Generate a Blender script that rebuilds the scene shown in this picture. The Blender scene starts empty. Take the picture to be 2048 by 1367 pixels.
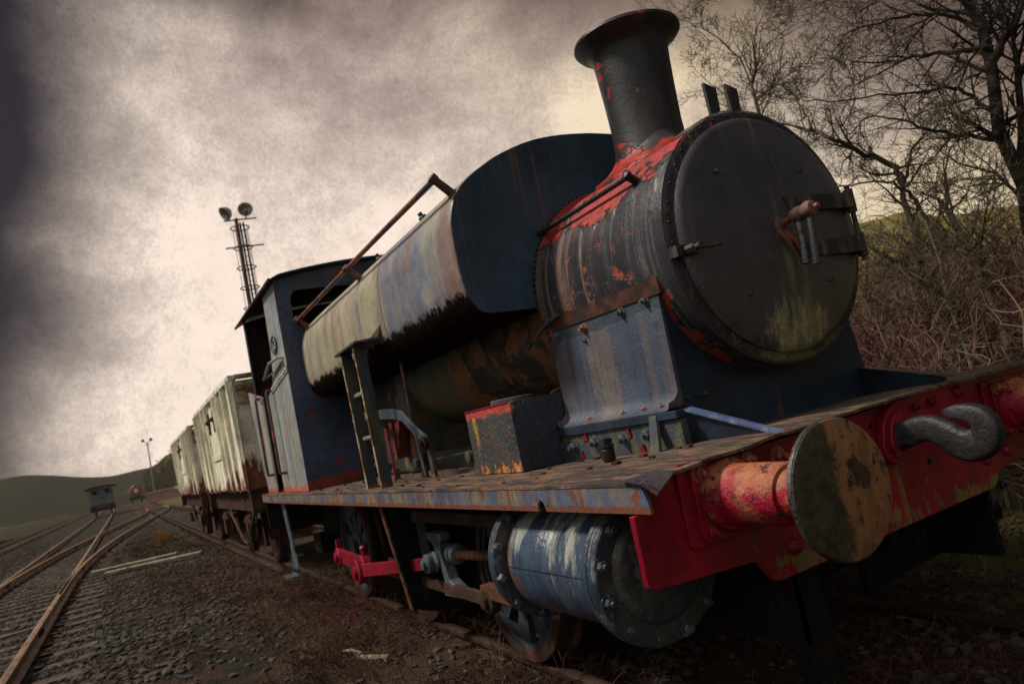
import bpy, bmesh, math, random
import numpy as np
from mathutils import Vector, Matrix, noise as mnoise
R_ = math.radians
random.seed(7); rng = np.random.default_rng(11)
SC = bpy.context.scene
COL = SC.collection
# ---------------------------------------------------------------- camera
CAM = Vector((1.9383, -2.6276, 1.4352)); YAW, PIT, ROL, FPX = 0.498, 0.0981, 0.2034, 1517.0
FW = Vector((-math.cos(YAW)*math.cos(PIT), math.sin(YAW)*math.cos(PIT), math.sin(PIT)))
RT0 = FW.cross(Vector((0, 0, 1))).normalized(); UP0 = RT0.cross(FW)
RT = math.cos(ROL)*RT0-math.sin(ROL)*UP0; UPV = math.sin(ROL)*RT0+math.cos(ROL)*UP0
cd = bpy.data.cameras.new('camera'); cam = bpy.data.objects.new('camera', cd); COL.objects.link(cam)
mw = Matrix((RT, UPV, -FW)).transposed().to_4x4(); mw.translation = CAM; cam.matrix_world = mw
cd.sensor_width = 36; cd.lens = FPX/2048*36; cd.clip_end = 3000; cd.clip_start = 0.05
cd.dof.use_dof = True; cd.dof.focus_distance = 2.9; cd.dof.aperture_fstop = 4.0
SC.camera = cam
def at(u, v, dist):
    """world point seen at photo pixel (u,v) at a horizontal distance from the viewpoint"""
    r = FW+RT*((u-1024)/FPX)-UPV*((v-683.5)/FPX)
    return CAM+r*(dist/math.hypot(r.x, r.y))
def aim(az, el=0.0, d=1.0):
    a, e = R_(az), R_(el)
    return Vector((CAM.x-d*math.cos(a), CAM.y+d*math.sin(a), CAM.z+d*math.tan(e)))
# ---------------------------------------------------------------- light
SUN_EL, SUN_AZ = 51.0, 240.0           # azimuth of the sun, counter-clockwise from +X
sd = Vector((math.cos(R_(SUN_AZ))*math.cos(R_(SUN_EL)), math.sin(R_(SUN_AZ))*math.cos(R_(SUN_EL)), math.sin(R_(SUN_EL))))
sl = bpy.data.lights.new('sun', 'SUN'); sl.energy = 3.4; sl.angle = R_(10); sl.color = (1.0, 0.92, 0.82)
so = bpy.data.objects.new('sun', sl); COL.objects.link(so); so.rotation_euler = sd.to_track_quat('Z', 'Y').to_euler()
W = bpy.data.worlds.new('World'); SC.world = W; W.use_nodes = True
nt = W.node_tree; nt.nodes.clear()
def N(t, **k):
    n = nt.nodes.new(t)
    for a, b in k.items(): setattr(n, a, b)
    return n
def LK(a, b): nt.links.new(a, b)
def setin(s, v):
    if hasattr(v, 'links') or isinstance(v, bpy.types.NodeSocket): LK(v, s)
    elif v is not None: s.default_value = v
def math_(op, a, b=None, c=None, clamp=False):
    n = N('ShaderNodeMath', operation=op, use_clamp=clamp)
    setin(n.inputs[0], a); setin(n.inputs[1], b)
    if c is not None: setin(n.inputs[2], c)
    return n.outputs[0]
def mrange(v, a, b, c=0.0, d=1.0, sm=True):
    n = N('ShaderNodeMapRange', interpolation_type='SMOOTHSTEP' if sm else 'LINEAR')
    setin(n.inputs['Value'], v)
    for k, x in zip(('From Min', 'From Max', 'To Min', 'To Max'), (a, b, c, d)): n.inputs[k].default_value = x
    return n.outputs[0]
def mixc(f, a, b, mode='MIX'):
    n = N('ShaderNodeMix', data_type='RGBA', blend_type=mode)
    setin(n.inputs[0], f)
    for s, v in ((n.inputs[6], a), (n.inputs[7], b)):
        if isinstance(v, (tuple, list)): s.default_value = (*v[:3], 1)
        else: LK(v, s)
    return n.outputs[2]
def vmap(vec, sc, loc=(0, 0, 0)):
    n = N('ShaderNodeMapping'); LK(vec, n.inputs[0]); n.inputs['Scale'].default_value = sc; n.inputs['Location'].default_value = loc
    return n.outputs[0]
def noise_(vec, scale=1.0, det=4.0, rough=0.55, dist=0.0):
    n = N('ShaderNodeTexNoise'); LK(vec, n.inputs['Vector'])
    n.inputs['Scale'].default_value = scale; n.inputs['Detail'].default_value = det
    n.inputs['Roughness'].default_value = rough; n.inputs['Distortion'].default_value = dist
    return n.outputs[0]
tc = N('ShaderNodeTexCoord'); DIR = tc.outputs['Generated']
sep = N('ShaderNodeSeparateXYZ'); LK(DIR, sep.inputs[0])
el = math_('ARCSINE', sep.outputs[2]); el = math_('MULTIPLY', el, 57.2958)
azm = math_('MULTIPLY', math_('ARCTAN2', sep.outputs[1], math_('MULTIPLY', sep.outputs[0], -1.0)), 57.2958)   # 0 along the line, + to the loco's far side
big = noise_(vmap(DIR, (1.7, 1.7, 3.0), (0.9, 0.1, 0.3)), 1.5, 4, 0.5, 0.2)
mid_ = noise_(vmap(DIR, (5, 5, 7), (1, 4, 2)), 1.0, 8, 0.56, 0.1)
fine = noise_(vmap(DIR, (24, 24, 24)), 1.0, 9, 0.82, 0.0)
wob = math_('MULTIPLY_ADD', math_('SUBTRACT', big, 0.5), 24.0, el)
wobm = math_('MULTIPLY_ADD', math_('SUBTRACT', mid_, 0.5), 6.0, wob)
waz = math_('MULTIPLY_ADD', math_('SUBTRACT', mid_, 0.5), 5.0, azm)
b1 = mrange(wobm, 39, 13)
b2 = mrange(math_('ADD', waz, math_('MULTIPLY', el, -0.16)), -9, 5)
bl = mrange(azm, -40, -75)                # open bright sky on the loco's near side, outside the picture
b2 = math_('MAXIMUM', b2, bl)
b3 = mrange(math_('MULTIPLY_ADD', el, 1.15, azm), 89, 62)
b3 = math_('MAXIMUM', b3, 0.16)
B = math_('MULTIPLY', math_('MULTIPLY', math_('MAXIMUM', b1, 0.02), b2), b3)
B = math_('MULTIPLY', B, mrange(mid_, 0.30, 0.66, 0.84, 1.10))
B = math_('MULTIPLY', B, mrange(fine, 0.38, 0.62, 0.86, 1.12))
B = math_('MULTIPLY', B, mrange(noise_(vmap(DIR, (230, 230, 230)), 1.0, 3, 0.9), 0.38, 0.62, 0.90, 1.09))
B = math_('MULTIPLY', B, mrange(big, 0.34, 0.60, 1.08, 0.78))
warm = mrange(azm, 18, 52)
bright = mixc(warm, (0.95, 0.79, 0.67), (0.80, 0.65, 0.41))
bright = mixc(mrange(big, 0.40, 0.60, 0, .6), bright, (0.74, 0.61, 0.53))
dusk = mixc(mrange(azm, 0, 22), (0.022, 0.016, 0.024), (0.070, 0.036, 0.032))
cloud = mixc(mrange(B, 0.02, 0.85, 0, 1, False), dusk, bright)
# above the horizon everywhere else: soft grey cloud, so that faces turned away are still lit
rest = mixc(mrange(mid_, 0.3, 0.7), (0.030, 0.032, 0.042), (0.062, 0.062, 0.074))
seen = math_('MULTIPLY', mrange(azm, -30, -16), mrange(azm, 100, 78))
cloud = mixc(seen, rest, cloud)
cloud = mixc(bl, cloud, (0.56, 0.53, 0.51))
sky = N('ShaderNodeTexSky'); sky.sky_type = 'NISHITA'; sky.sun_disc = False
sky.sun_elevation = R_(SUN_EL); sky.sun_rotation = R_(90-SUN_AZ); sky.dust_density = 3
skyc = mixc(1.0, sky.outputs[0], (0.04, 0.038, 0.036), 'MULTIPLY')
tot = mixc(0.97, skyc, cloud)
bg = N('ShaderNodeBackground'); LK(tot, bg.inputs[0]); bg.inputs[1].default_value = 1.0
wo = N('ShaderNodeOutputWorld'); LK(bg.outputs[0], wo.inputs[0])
SC.view_settings.view_transform = 'Standard'; SC.view_settings.look = 'None'
SC.view_settings.exposure = 0.15; SC.view_settings.gamma = 1.0
SC.render.engine = 'CYCLES'
# ---------------------------------------------------------------- materials
def MAT(name, base, layers=(), rough=0.6, var=(3.0, 0.35), bump=((40, 0.15),), metal=0.0, shift=False, spec=0.4, tint=None):
    """layers: dict(c, s=(sx,sy,sz), t, w, g=[(axis,a,b,amt)], m, h, d, o, r)"""
    global nt
    m = bpy.data.materials.new(name); m.use_nodes = True; nt = m.node_tree; nt.nodes.clear()
    t = N('ShaderNodeTexCoord'); v = t.outputs['Object']
    sp = N('ShaderNodeSeparateXYZ'); LK(v, sp.inputs[0]); ax = dict(zip('xyz', sp.outputs))
    ax['-'] = math_('ABSOLUTE', sp.outputs[1])
    if shift:
        oi = N('ShaderNodeObjectInfo'); va = N('ShaderNodeVectorMath', operation='MULTIPLY_ADD')
        LK(oi.outputs['Location'], va.inputs[0]); va.inputs[1].default_value = (0.37, 0.53, 0.2); LK(v, va.inputs[2]); v = va.outputs[0]
    n0 = noise_(v, var[0], 5, 0.6)
    f = mrange(n0, 0.25, 0.75, 1-var[1], 1+var[1], False)
    cc = N('ShaderNodeVectorMath', operation='SCALE'); cc.inputs[0].default_value = base; LK(f, cc.inputs['Scale']); cur = cc.outputs[0]
    spk = None; height = 0.0; rgh = mrange(n0, 0.3, 0.7, rough-0.08, rough+0.1, False)
    for k, L in enumerate(layers):
        o = L.get('o', k*3.7+1.3)
        nz = noise_(vmap(v, L.get('s', (4, 4, 4)), (o, o*1.7, o*0.6)), 1.0, L.get('d', 7.0), L.get('ro', 0.68), L.get('di', 0.0))
        for g in L.get('g', ()):
            nz = math_('ADD', nz, mrange(ax[g[0]], g[1], g[2], 0.0, g[3]))
        w = L.get('w', 0.05); mk = mrange(nz, L['t']-w, L['t']+w)
        mk2 = math_('MULTIPLY', mk, L.get('m', 1.0)) if L.get('m', 1.0) != 1.0 else mk
        c = L['c']
        if len(c) == 2: c = mixc(mrange(noise_(v, L.get('cs', 9.0), 5, 0.7), 0.35, 0.65), c[0], c[1])
        cur = mixc(mk2, cur, c)
        if L.get('r', 0) > .9: spk = math_('SUBTRACT', 1.0, mk2)
        if 'r' in L: rgh = math_('ADD', rgh, math_('MULTIPLY', mk2, L['r']-rough))
        if L.get('h'): height = math_('MULTIPLY_ADD', mk, L['h'], height)
    for sc, st in bump:
        nn = noise_(v, sc, 4, 0.65)
        height = math_('MULTIPLY_ADD', nn, st, height)
    if len(layers) > 0 or True:
        gr = mrange(noise_(v, 120, 3, 0.8), 0.3, 0.7, 0.78, 1.20, False)
        gr = math_('MULTIPLY', gr, mrange(noise_(v, 17, 6, 0.75), 0.3, 0.7, 0.76, 1.22, False))
        c2 = N('ShaderNodeVectorMath', operation='SCALE'); LK(cur, c2.inputs[0]); LK(gr, c2.inputs['Scale']); cur = c2.outputs[0]
    p = N('ShaderNodeBsdfPrincipled'); LK(cur, p.inputs['Base Color']); setin(p.inputs['Roughness'], math_('MINIMUM', math_('MAXIMUM', rgh, 0.12), 1.0))
    p.inputs['Metallic'].default_value = metal
    if rough >= 0.72: spec = min(spec, 0.08)
    setin(p.inputs['Specular IOR Level'], math_('MULTIPLY', spk, spec) if spk is not None else spec)
    bp = N('ShaderNodeBump'); bp.inputs['Distance'].default_value = 0.01; bp.inputs['Strength'].default_value = 1.0
    setin(bp.inputs['Height'], height); LK(bp.outputs[0], p.inputs['Normal'])
    o = N('ShaderNodeOutputMaterial'); LK(p.outputs[0], o.inputs[0])
    return m
RED, ORG, RUST = (0.62, 0.035, 0.02), (0.42, 0.12, 0.03), (0.16, 0.050, 0.022)
CREAM, TAN, BLK = (0.46, 0.40, 0.24), (0.24, 0.17, 0.09), (0.012, 0.012, 0.012)
MOSS = (0.17, 0.16, 0.03)
M = {}
M['tank'] = MAT('tank_paint', (0.125, 0.150, 0.215), [
    dict(c=((0.46, 0.41, 0.235), (0.36, 0.33, 0.20)), cs=2.5, s=(1.2, 1.2, 0.5), t=0.50, w=0.14, g=[('x', -2.2, -3.4, 0.18), ('x', -4.3, -4.9, -.1)], m=0.78),
    dict(c=((0.30, 0.13, 0.05), (0.20, 0.09, 0.05)), s=(26, 10, 0.35), t=0.70, w=0.03, m=0.75),
    dict(c=(0.10, 0.13, 0.24), s=(5, 3, 0.5), t=0.60, w=0.09, m=0.7),
    dict(c=((0.32, 0.17, 0.075), (0.36, 0.24, 0.12)), s=(9, 4, 0.35), t=0.62, w=0.06, m=0.7),
    dict(c=RUST, s=(24, 9, 0.6), t=0.69, w=0.03, m=0.9, h=0.2),
    dict(c=(0.22, 0.05, 0.02), s=(13, 13, 7), t=0.72, w=0.02, h=0.3),
    dict(c=(0.20, 0.11, 0.085), s=(8, 8, 1.0), t=0.56, w=0.12, g=[('x', -1.80, -1.47, 0.30)], m=0.7),
    dict(c=((0.006, 0.007, 0.005), (0.022, 0.013, 0.008)), s=(13, 13, 13), t=0.76, w=0.07, g=[('z', 2.20, 1.99, 0.62)], h=-0.5, ro=0.78, d=9, cs=40, r=0.95),
    dict(c=((0.16, 0.06, 0.03), (0.07, 0.06, 0.03)), s=(34, 34, 34), t=0.74, w=0.03, g=[('z', 2.13, 2.05, .08), ('z', 2.13, 2.20, -.3)], h=.5)], rough=0.5, bump=((60, .12), (8, .1), (2.2, .9)))
M['tank_front'] = MAT('tank_front_paint', (0.030, 0.066, 0.100), [
    dict(c=((0.20, 0.10, 0.035), (0.12, 0.08, 0.04)), s=(1, 30, 0.15), t=0.625, w=0.025, g=[('z', 2.3, 2.8, 0.07), ('y', -0.35, -0.1, -0.14)], m=0.7),
    dict(c=(0.12, 0.06, 0.03), s=(1, 12, 5), t=0.70, w=0.05, g=[('y', -0.94, -1.0, 0.3)], m=0.6),
    dict(c=(0.014, 0.026, 0.036), s=(1, 3, 1.6), t=0.58, w=0.12, m=0.6)], rough=0.42, bump=((70, .08), (5, .15), (1.6, 1.2)))
M['smokebox'] = MAT('smokebox_paint', (0.025, 0.023, 0.028), [
    dict(c=((0.33, 0.22, 0.13), (0.19, 0.11, 0.10)), s=(19, 1.2, 0.5), t=0.55, w=0.08, g=[('x', -0.85, -0.6, -0.12)], m=0.8),
    dict(c=(0.10, 0.11, 0.125), s=(22, 2, 0.8), t=0.60, w=0.05, m=0.6),
    dict(c=(0.42, 0.39, 0.28), s=(14, 2, 2.5), t=0.60, w=0.03, g=[('z', 2.3, 2.5, 0.08), ('z', 2.25, 2.15, -0.3)], m=0.7, h=-.1),
    dict(c=(0.006, 0.006, 0.006), s=(3.0, 3.0, 4.2), t=0.632, w=0.008, g=[('z', 2.20, 2.36, 0.25), ('x', -0.75, -0.5, -0.14)], d=9, o=5.3, h=.3),
    dict(c=((0.42, 0.026, 0.018), (0.20, 0.014, 0.012)), s=(3.0, 3.0, 4.2), t=0.655, w=0.008, g=[('z', 2.20, 2.36, 0.25), ('x', -0.75, -0.5, -0.14)], h=-0.8, d=9, o=5.3, r=0.75, cs=25),
    dict(c=(0.06, 0.022, 0.015), s=(30, 30, 30), t=0.68, w=0.03, m=0.8, h=0.3),
    dict(c=(0.30, 0.06, 0.03), s=(9, 9, 12), t=0.60, w=0.03, g=[('z', 1.88, 1.80, 0.25), ('x', -0.6, -0.4, -.3)], h=-.4, d=7)], rough=0.36, bump=((90, .2), (24, .10), (4, .3)), spec=0.6)
M['ring'] = MAT('smokebox_ring_paint', (0.022, 0.020, 0.021), [
    dict(c=((0.20, 0.15, 0.09), (0.09, 0.07, 0.07)), s=(6, 9, 2.2), t=0.56, w=0.06, m=0.7),
    dict(c=((0.20, 0.20, 0.04), (0.10, 0.10, 0.05)), s=(12, 12, 9), t=0.66, w=0.06, g=[('z', 1.60, 1.44, 0.24)], h=.2, m=.75),
    dict(c=((0.50, 0.03, 0.02), (0.3, 0.04, 0.02)), s=(10, 10, 9), t=0.70, w=0.015, g=[('z', 2.40, 2.52, 0.08)], h=-.4, d=6)], rough=0.5, bump=((110, .3), (25, .2)))
M['door'] = MAT('door_paint', (0.046, 0.039, 0.047), [
    dict(c=((0.42, 0.39, 0.18), (0.20, 0.18, 0.09)), s=(12, 13, 4.0), ro=.8, t=0.70, w=0.12, m=.85, g=[('z', 1.80, 1.56, 0.28), ('y', -0.06, -0.36, -0.42), ('y', 0.08, 0.36, -0.40)], h=.15, cs=60, d=6),
    dict(c=((0.17, 0.16, 0.07), (0.11, 0.105, 0.05)), s=(10, 26, 1.6), t=0.70, w=0.07, g=[('z', 1.98, 1.90, 0.10), ('y', -0.06, -0.01, 0.12), ('y', 0.09, 0.15, -0.26), ('y', -0.02, -0.1, -.2)], m=.85),
    dict(c=(0.09, 0.07, 0.07), s=(3, 14, 0.8), t=0.63, w=0.08, m=0.6),
    dict(c=(0.05, 0.045, 0.05), s=(2.5, 2.5, 2.5), t=0.56, w=0.12, m=0.6)], rough=0.30, bump=((75, .28), (30, .16), (3, .8)), spec=0.8)
M['chimney'] = MAT('chimney_iron', (0.016, 0.016, 0.016), [
    dict(c=(0.05, 0.045, 0.045), s=(5, 5, 1.0), t=0.55, w=0.1, m=0.7),
    dict(c=(0.52, 0.04, 0.02), s=(7, 7, 3.0), t=0.80, w=0.01, h=-.4, o=2.2),
    dict(c=((0.42, 0.026, 0.018), (0.18, 0.014, 0.012)), cs=16, s=(5, 5, 8), t=0.62, w=0.012, g=[('z', 2.66, 2.56, 0.16), ('y', 0.0, .1, -.4)], h=-.5, d=7, ro=.68)], rough=0.45, bump=((80, .15), (20, .08), (4, .4)))
M['blue'] = MAT('blue_paint', (0.018, 0.034, 0.058), [
    dict(c=(0.008, 0.012, 0.016), s=(2, 2, 2), t=0.52, w=0.12, m=0.7),
    dict(c=((0.16, 0.09, 0.04), (0.08, 0.06, 0.03)), s=(12, 12, 0.9), t=0.64, w=0.05, m=0.6),
    dict(c=((0.30, 0.06, 0.03), RUST), s=(14, 14, 18), t=0.74, w=0.03, g=[('z', 1.24, 1.16, 0.16)], h=-.3)], rough=0.5, bump=((70, .2), (9, .12)))
M['saddle'] = MAT('saddle_plate_paint', (0.046, 0.066, 0.104), [
    dict(c=((0.24, 0.19, 0.11), (0.17, 0.11, 0.08)), s=(9, 3, 0.32), t=0.57, w=0.09, m=0.5),
    dict(c=(0.10, 0.075, 0.08), s=(5, 3, 0.3), t=0.57, w=0.09, m=0.6, o=20),
    dict(c=(0.03, 0.045, 0.06), s=(5, 3, 9), t=0.62, w=0.03, g=[('z', 1.74, 1.80, 0.30)], m=0.9),
    dict(c=(0.02, 0.022, 0.022), s=(28, 20, 34), t=0.72, w=0.03, h=-.4)], rough=0.5, bump=((60, .35), (110, .2)))
M['bright_blue'] = MAT('worn_blue_edge', (0.06, 0.09, 0.18), [
    dict(c=(0.20, 0.20, 0.22), s=(14, 14, 14), t=0.6, w=0.06, m=0.6),
    dict(c=ORG, s=(17, 17, 17), t=0.70, w=0.03)], rough=0.45, bump=((80, .2),))
M['frame_rusty'] = MAT('mossy_blue_casting', (0.03, 0.042, 0.055), [
    dict(c=((0.12, 0.11, 0.03), (0.07, 0.06, 0.03)), s=(15, 15, 5), t=0.52, w=0.05, m=0.8, d=6),
    dict(c=((0.50, 0.04, 0.03), (0.34, 0.10, 0.04)), s=(11, 11, 9), t=0.66, w=0.015, h=-.4, d=6)], rough=0.65, bump=((90, .5), (30, .4)))
M['red'] = MAT('red_beam_paint', (0.27, 0.001, 0.019), [
    dict(c=(0.11, 0.001, 0.011), s=(2, 3, 1.5), t=0.52, w=0.12, m=0.75),
    dict(c=((0.24, 0.13, 0.04), (0.13, 0.10, 0.03)), s=(18, 18, 10), t=0.69, w=0.05, g=[('z', 0.86, 0.74, 0.17), ('y', -1.0, -0.85, 0.04), ('y', -1.0, -1.15, -0.2)], h=.15, d=7, ro=.7),
    dict(c=((0.20, 0.19, 0.05), (0.26, 0.14, 0.05)), s=(4, 21, 0.9), t=0.66, w=0.05, g=[('y', -0.12, 0.0, 0.08), ('y', 0.14, 0.3, -0.12), ('z', 1.0, 1.06, -0.4)], m=0.75),
    dict(c=(0.05, 0.012, 0.012), s=(24, 24, 18), t=0.68, w=0.03, h=-.25)], rough=0.38, bump=((80, .2), (22, .18)), spec=0.5)
M['red_worn'] = MAT('worn_red_casting', (0.27, 0.002, 0.019), [
    dict(c=((0.40, 0.17, 0.07), (0.30, 0.08, 0.04)), s=(8, 8, 8), t=0.60, w=0.07, g=[('z', 1.04, 1.15, 0.20), ('x', 0.04, 0.14, 0.06), ('z', 0.98, 0.92, -0.2)], m=0.85, d=7, cs=30),
    dict(c=(0.05, 0.03, 0.025), s=(11, 11, 14), t=0.60, w=0.025, h=-.3, d=7),
    dict(c=(0.24, 0.21, 0.06), s=(30, 30, 30), t=0.67, w=0.03, m=.7)], rough=0.5, bump=((70, .6), (25, .5)))
M['redrod'] = MAT('red_rod_paint', (0.21, 0.002, 0.015), [
    dict(c=(0.16, 0.008, 0.015), s=(6, 6, 6), t=0.56, w=0.08), dict(c=(0.5, 0.28, 0.26), s=(22, 22, 22), t=0.68, w=.03, m=.6)], rough=0.42, bump=((60, .4),))
M['bufhead'] = MAT('buffer_head_steel', (0.30, 0.135, 0.055), [
    dict(c=((0.28, 0.16, 0.06), (0.26, 0.10, 0.04)), s=(8, 14, 5), t=0.50, w=0.10, m=0.75, d=6),
    dict(c=((0.026, 0.022, 0.018), (0.062, 0.056, 0.026)), s=(14, 14, 9), t=0.60, w=0.07, g=[('y', -0.86, -0.95, 0.34)], d=9, ro=.78, h=.1, cs=35),
    dict(c=((0.10, 0.10, 0.03), (0.06, 0.045, 0.03)), s=(22, 22, 12), t=0.69, w=0.04, g=[('z', 0.96, 0.87, 0.14)], m=.7, d=7),
    dict(c=(0.028, 0.016, 0.018), s=(13, 13, 9), t=0.70, w=0.015, g=[('y', -0.84, -0.80, 0.07), ('y', -0.75, -0.71, -0.12), ('z', 1.02, 1.06, 0.12), ('z', 1.12, 1.16, -0.14)], h=-.2, o=4.4),
    dict(c=(0.05, 0.025, 0.015), s=(38, 38, 30), t=0.62, w=0.05, h=-.2), dict(c=(0.10, 0.045, 0.02), s=(6, 10, 3), t=.56, w=.09, m=.6)], rough=0.55, bump=((90, .35), (18, .3)))
M['steel'] = MAT('worn_steel_edge', (0.11, 0.105, 0.11), [dict(c=(0.05, 0.03, 0.025), s=(20, 20, 20), t=0.55, w=0.06)], rough=0.35, metal=0.6, bump=((80, .3),))
M['hook'] = MAT('hook_iron', (0.013, 0.013, 0.012), [
    dict(c=(0.05, 0.055, 0.025), s=(36, 36, 36), t=0.62, w=0.05, d=7, m=.8), dict(c=(0.05, 0.045, 0.055), s=(8, 8, 8), t=0.60, w=0.06, g=[('z', 1.05, 1.1, .05)], m=.7)], rough=0.5, bump=((70, .35), (16, .4)), spec=.4)
M['foot'] = MAT('footplate_weathered', (0.050, 0.038, 0.032), [
    dict(c=((0.24, 0.135, 0.085), (0.14, 0.085, 0.06)), s=(3.2, 24, 12), t=0.50, w=0.05, d=8, ro=.7, m=.9, h=.2),
    dict(c=((0.14, 0.13, 0.05), (0.09, 0.085, 0.05)), s=(3, 8, 4), t=0.60, w=0.06, g=[('y', -0.3, 0.2, 0.1)], m=.7, d=6),
    dict(c=((0.42, 0.10, 0.05), (0.30, 0.055, 0.04)), s=(7, 19, 7), t=0.655, w=0.025, d=7, h=-.3),
    dict(c=(0.014, 0.012, 0.012), s=(7, 40, 9), t=0.61, w=0.03, d=7, h=-.4)], rough=0.62, bump=((60, .8), (25, .6)))
M['valance'] = MAT('valance_paint', (0.070, 0.095, 0.155), [
    dict(c=((0.24, 0.165, 0.08), (0.19, 0.145, 0.09)), s=(5.2, 1, 0.35), t=0.54, w=0.09, g=[('x', -0.2, -1.6, 0.04)], m=0.8, o=3),
    dict(c=(0.06, 0.08, 0.13), s=(7, 1, 1.2), t=0.60, w=0.06, m=.6, o=8),
    dict(c=((0.20, 0.065, 0.025), (0.10, 0.03, 0.018)), s=(13, 1, 0.6), t=0.62, w=0.05, m=0.85, o=15),
    dict(c=((0.36, 0.14, 0.04), (0.30, 0.10, 0.04)), s=(30, 1, 1.0), t=0.62, w=0.04, g=[('z', 1.15, 1.09, -0.07)], m=0.85),
    dict(c=RUST, s=(14, 9, 12), t=0.58, w=.03, g=[('z', 1.09, 1.075, .2)], m=.9)], rough=0.5, bump=((70, .25), (20, .15)))
M['toolbox_side'] = MAT('blistered_toolbox_side', (0.040, 0.044, 0.044), [
    dict(c=((0.12, 0.07, 0.035), (0.08, 0.05, 0.03)), s=(7, 7, 4), t=0.54, w=0.07, m=.6, d=7),
    dict(c=(0.38, 0.24, 0.03), s=(15, 9, 1.4), t=0.66, w=0.04, g=[('x', -1.88, -1.92, .10), ('x', -1.95, -1.97, -.2), ('z', 1.3, 1.22, -.15)], h=.1),
    dict(c=((0.50, 0.05, 0.045), (0.36, 0.06, 0.04)), s=(18, 18, 24), t=0.64, w=0.025, g=[('z', 1.45, 1.505, 0.40)], d=7),
    dict(c=((0.50, 0.27, 0.05), (0.42, 0.10, 0.04)), s=(13, 13, 9), t=0.63, w=0.012, g=[('z', 1.27, 1.18, .12)], h=-.5, d=7),
    dict(c=(0.58, 0.02, 0.035), s=(17, 9, 13), t=0.67, w=0.012, h=-.4, o=31)], rough=0.5, bump=((45, 1.3), (110, .6)))
M['toolbox_front'] = MAT('blistered_toolbox_front', (0.018, 0.028, 0.044), [
    dict(c=((0.42, 0.21, 0.10), (0.25, 0.10, 0.04)), s=(9, 11, 10), t=0.69, w=0.012, g=[('z', 1.48, 1.515, .10), ('y', -.84, -.87, .1)], h=-.5, d=6, o=6.3),
    dict(c=(0.06, 0.05, 0.03), s=(5, 16, 2), t=0.62, w=.06, g=[('z', 1.42, 1.52, .1)], m=.6)], rough=0.36, bump=((48, .7), (120, .35)), spec=.6)
M['cyl'] = MAT('cylinder_cladding_paint', (0.040, 0.062, 0.098), [
    dict(c=((0.38, 0.38, 0.30), (0.24, 0.25, 0.24)), s=(10, 2.5, 2.2), t=0.605, w=0.05, g=[('z', 0.80, 0.92, 0.09), ('z', 0.80, 0.70, -0.14)], d=7, ro=.7, m=.95),
    dict(c=(0.025, 0.04, 0.085), s=(9, 2, 2), t=0.58, w=0.04, m=.7),
    dict(c=((0.20, 0.07, 0.03), (0.10, 0.04, 0.02)), s=(9, 6, 3), t=0.66, w=0.05, g=[('x', -1.06, -1.12, 0.20)], m=.7),
    dict(c=(0.15, 0.16, 0.17), s=(30, 14, 8), t=0.63, w=0.03, m=.6)], rough=0.27, bump=((60, .3), (18, .25)), spec=.7)
M['cylfl'] = MAT('cylinder_flange_paint', (0.028, 0.046, 0.070), [
    dict(c=((0.20, 0.22, 0.22), (0.12, 0.15, 0.18)), s=(13, 13, 7), t=0.57, w=0.05, m=.7, d=7),
    dict(c=((0.30, 0.12, 0.04), RUST), s=(20, 20, 16), t=0.65, w=0.03),
    dict(c=(0.055, 0.055, 0.035), s=(4, 6, 6), t=0.52, w=0.06, g=[('y', -0.9, -0.8, .15)], m=.8)], rough=0.33, bump=((60, .5), (22, .4)), spec=.55)
M['dark'] = MAT('dark_underframe', (0.008, 0.010, 0.010), [  # near-black base with brown and olive patches
    dict(c=(0.02, 0.015, 0.011), s=(6, 6, 6), t=0.55, w=0.07, m=.8), dict(c=(0.045, 0.045, 0.02), s=(13, 13, 4), t=0.62, w=0.04, m=.7)], rough=0.75, bump=((50, .6),))
M['rusty'] = MAT('rusty_bar', (0.10, 0.045, 0.026), [
    dict(c=(0.04, 0.022, 0.016), s=(9, 9, 9), t=0.54, w=0.06), dict(c=(0.24, 0.09, 0.04), s=(16, 16, 16), t=0.62, w=0.04, m=.7)], rough=0.75, bump=((70, .7),))
M['casting'] = MAT('blue_grey_casting', (0.060, 0.080, 0.095), [
    dict(c=(0.12, 0.13, 0.14), s=(14, 14, 14), t=0.60, w=0.06, m=.7), dict(c=(0.05, 0.04, 0.03), s=(8, 8, 8), t=0.60, w=0.05, m=.7)], rough=0.4, bump=((50, .5),))
M['wheel'] = MAT('wheel_paint', (0.034, 0.044, 0.056), [
    dict(c=(0.02, 0.03, 0.035), s=(5, 5, 5), t=0.55, w=0.08), dict(c=(0.14, 0.16, 0.18), s=(14, 14, 14), t=0.64, w=0.04, m=.6)], rough=0.5, bump=((50, .4),))
M['boiler'] = MAT('boiler_cladding', (0.085, 0.095, 0.062), [
    dict(c=(0.016, 0.016, 0.014), s=(1.4, 3, 3), t=0.60, w=0.08, g=[('x', -3.0, -2.75, .12), ('x', -3.9, -4.2, .3), ('z', 1.9, 2.1, .2)], m=.93),  # black grows towards the tank: shade under it put into the colour
    dict(c=((0.30, 0.09, 0.035), (0.17, 0.09, 0.035)), s=(3.4, 7, 2.6), t=0.58, w=0.05, g=[('x', -3.25, -3.0, .12), ('x', -2.8, -2.6, -.2), ('x', -3.5, -3.8, -.2), ('z', 1.8, 2.0, -.1)], d=8, ro=.72, m=.9, h=-.2),
    dict(c=((0.22, 0.10, 0.04), (0.16, 0.09, 0.04)), s=(3, 5, 3), t=0.56, w=0.03, g=[('x', -2.0, -1.7, .12)], m=.8, d=7)], rough=0.6, bump=((50, .6), (14, .3)))
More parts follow.
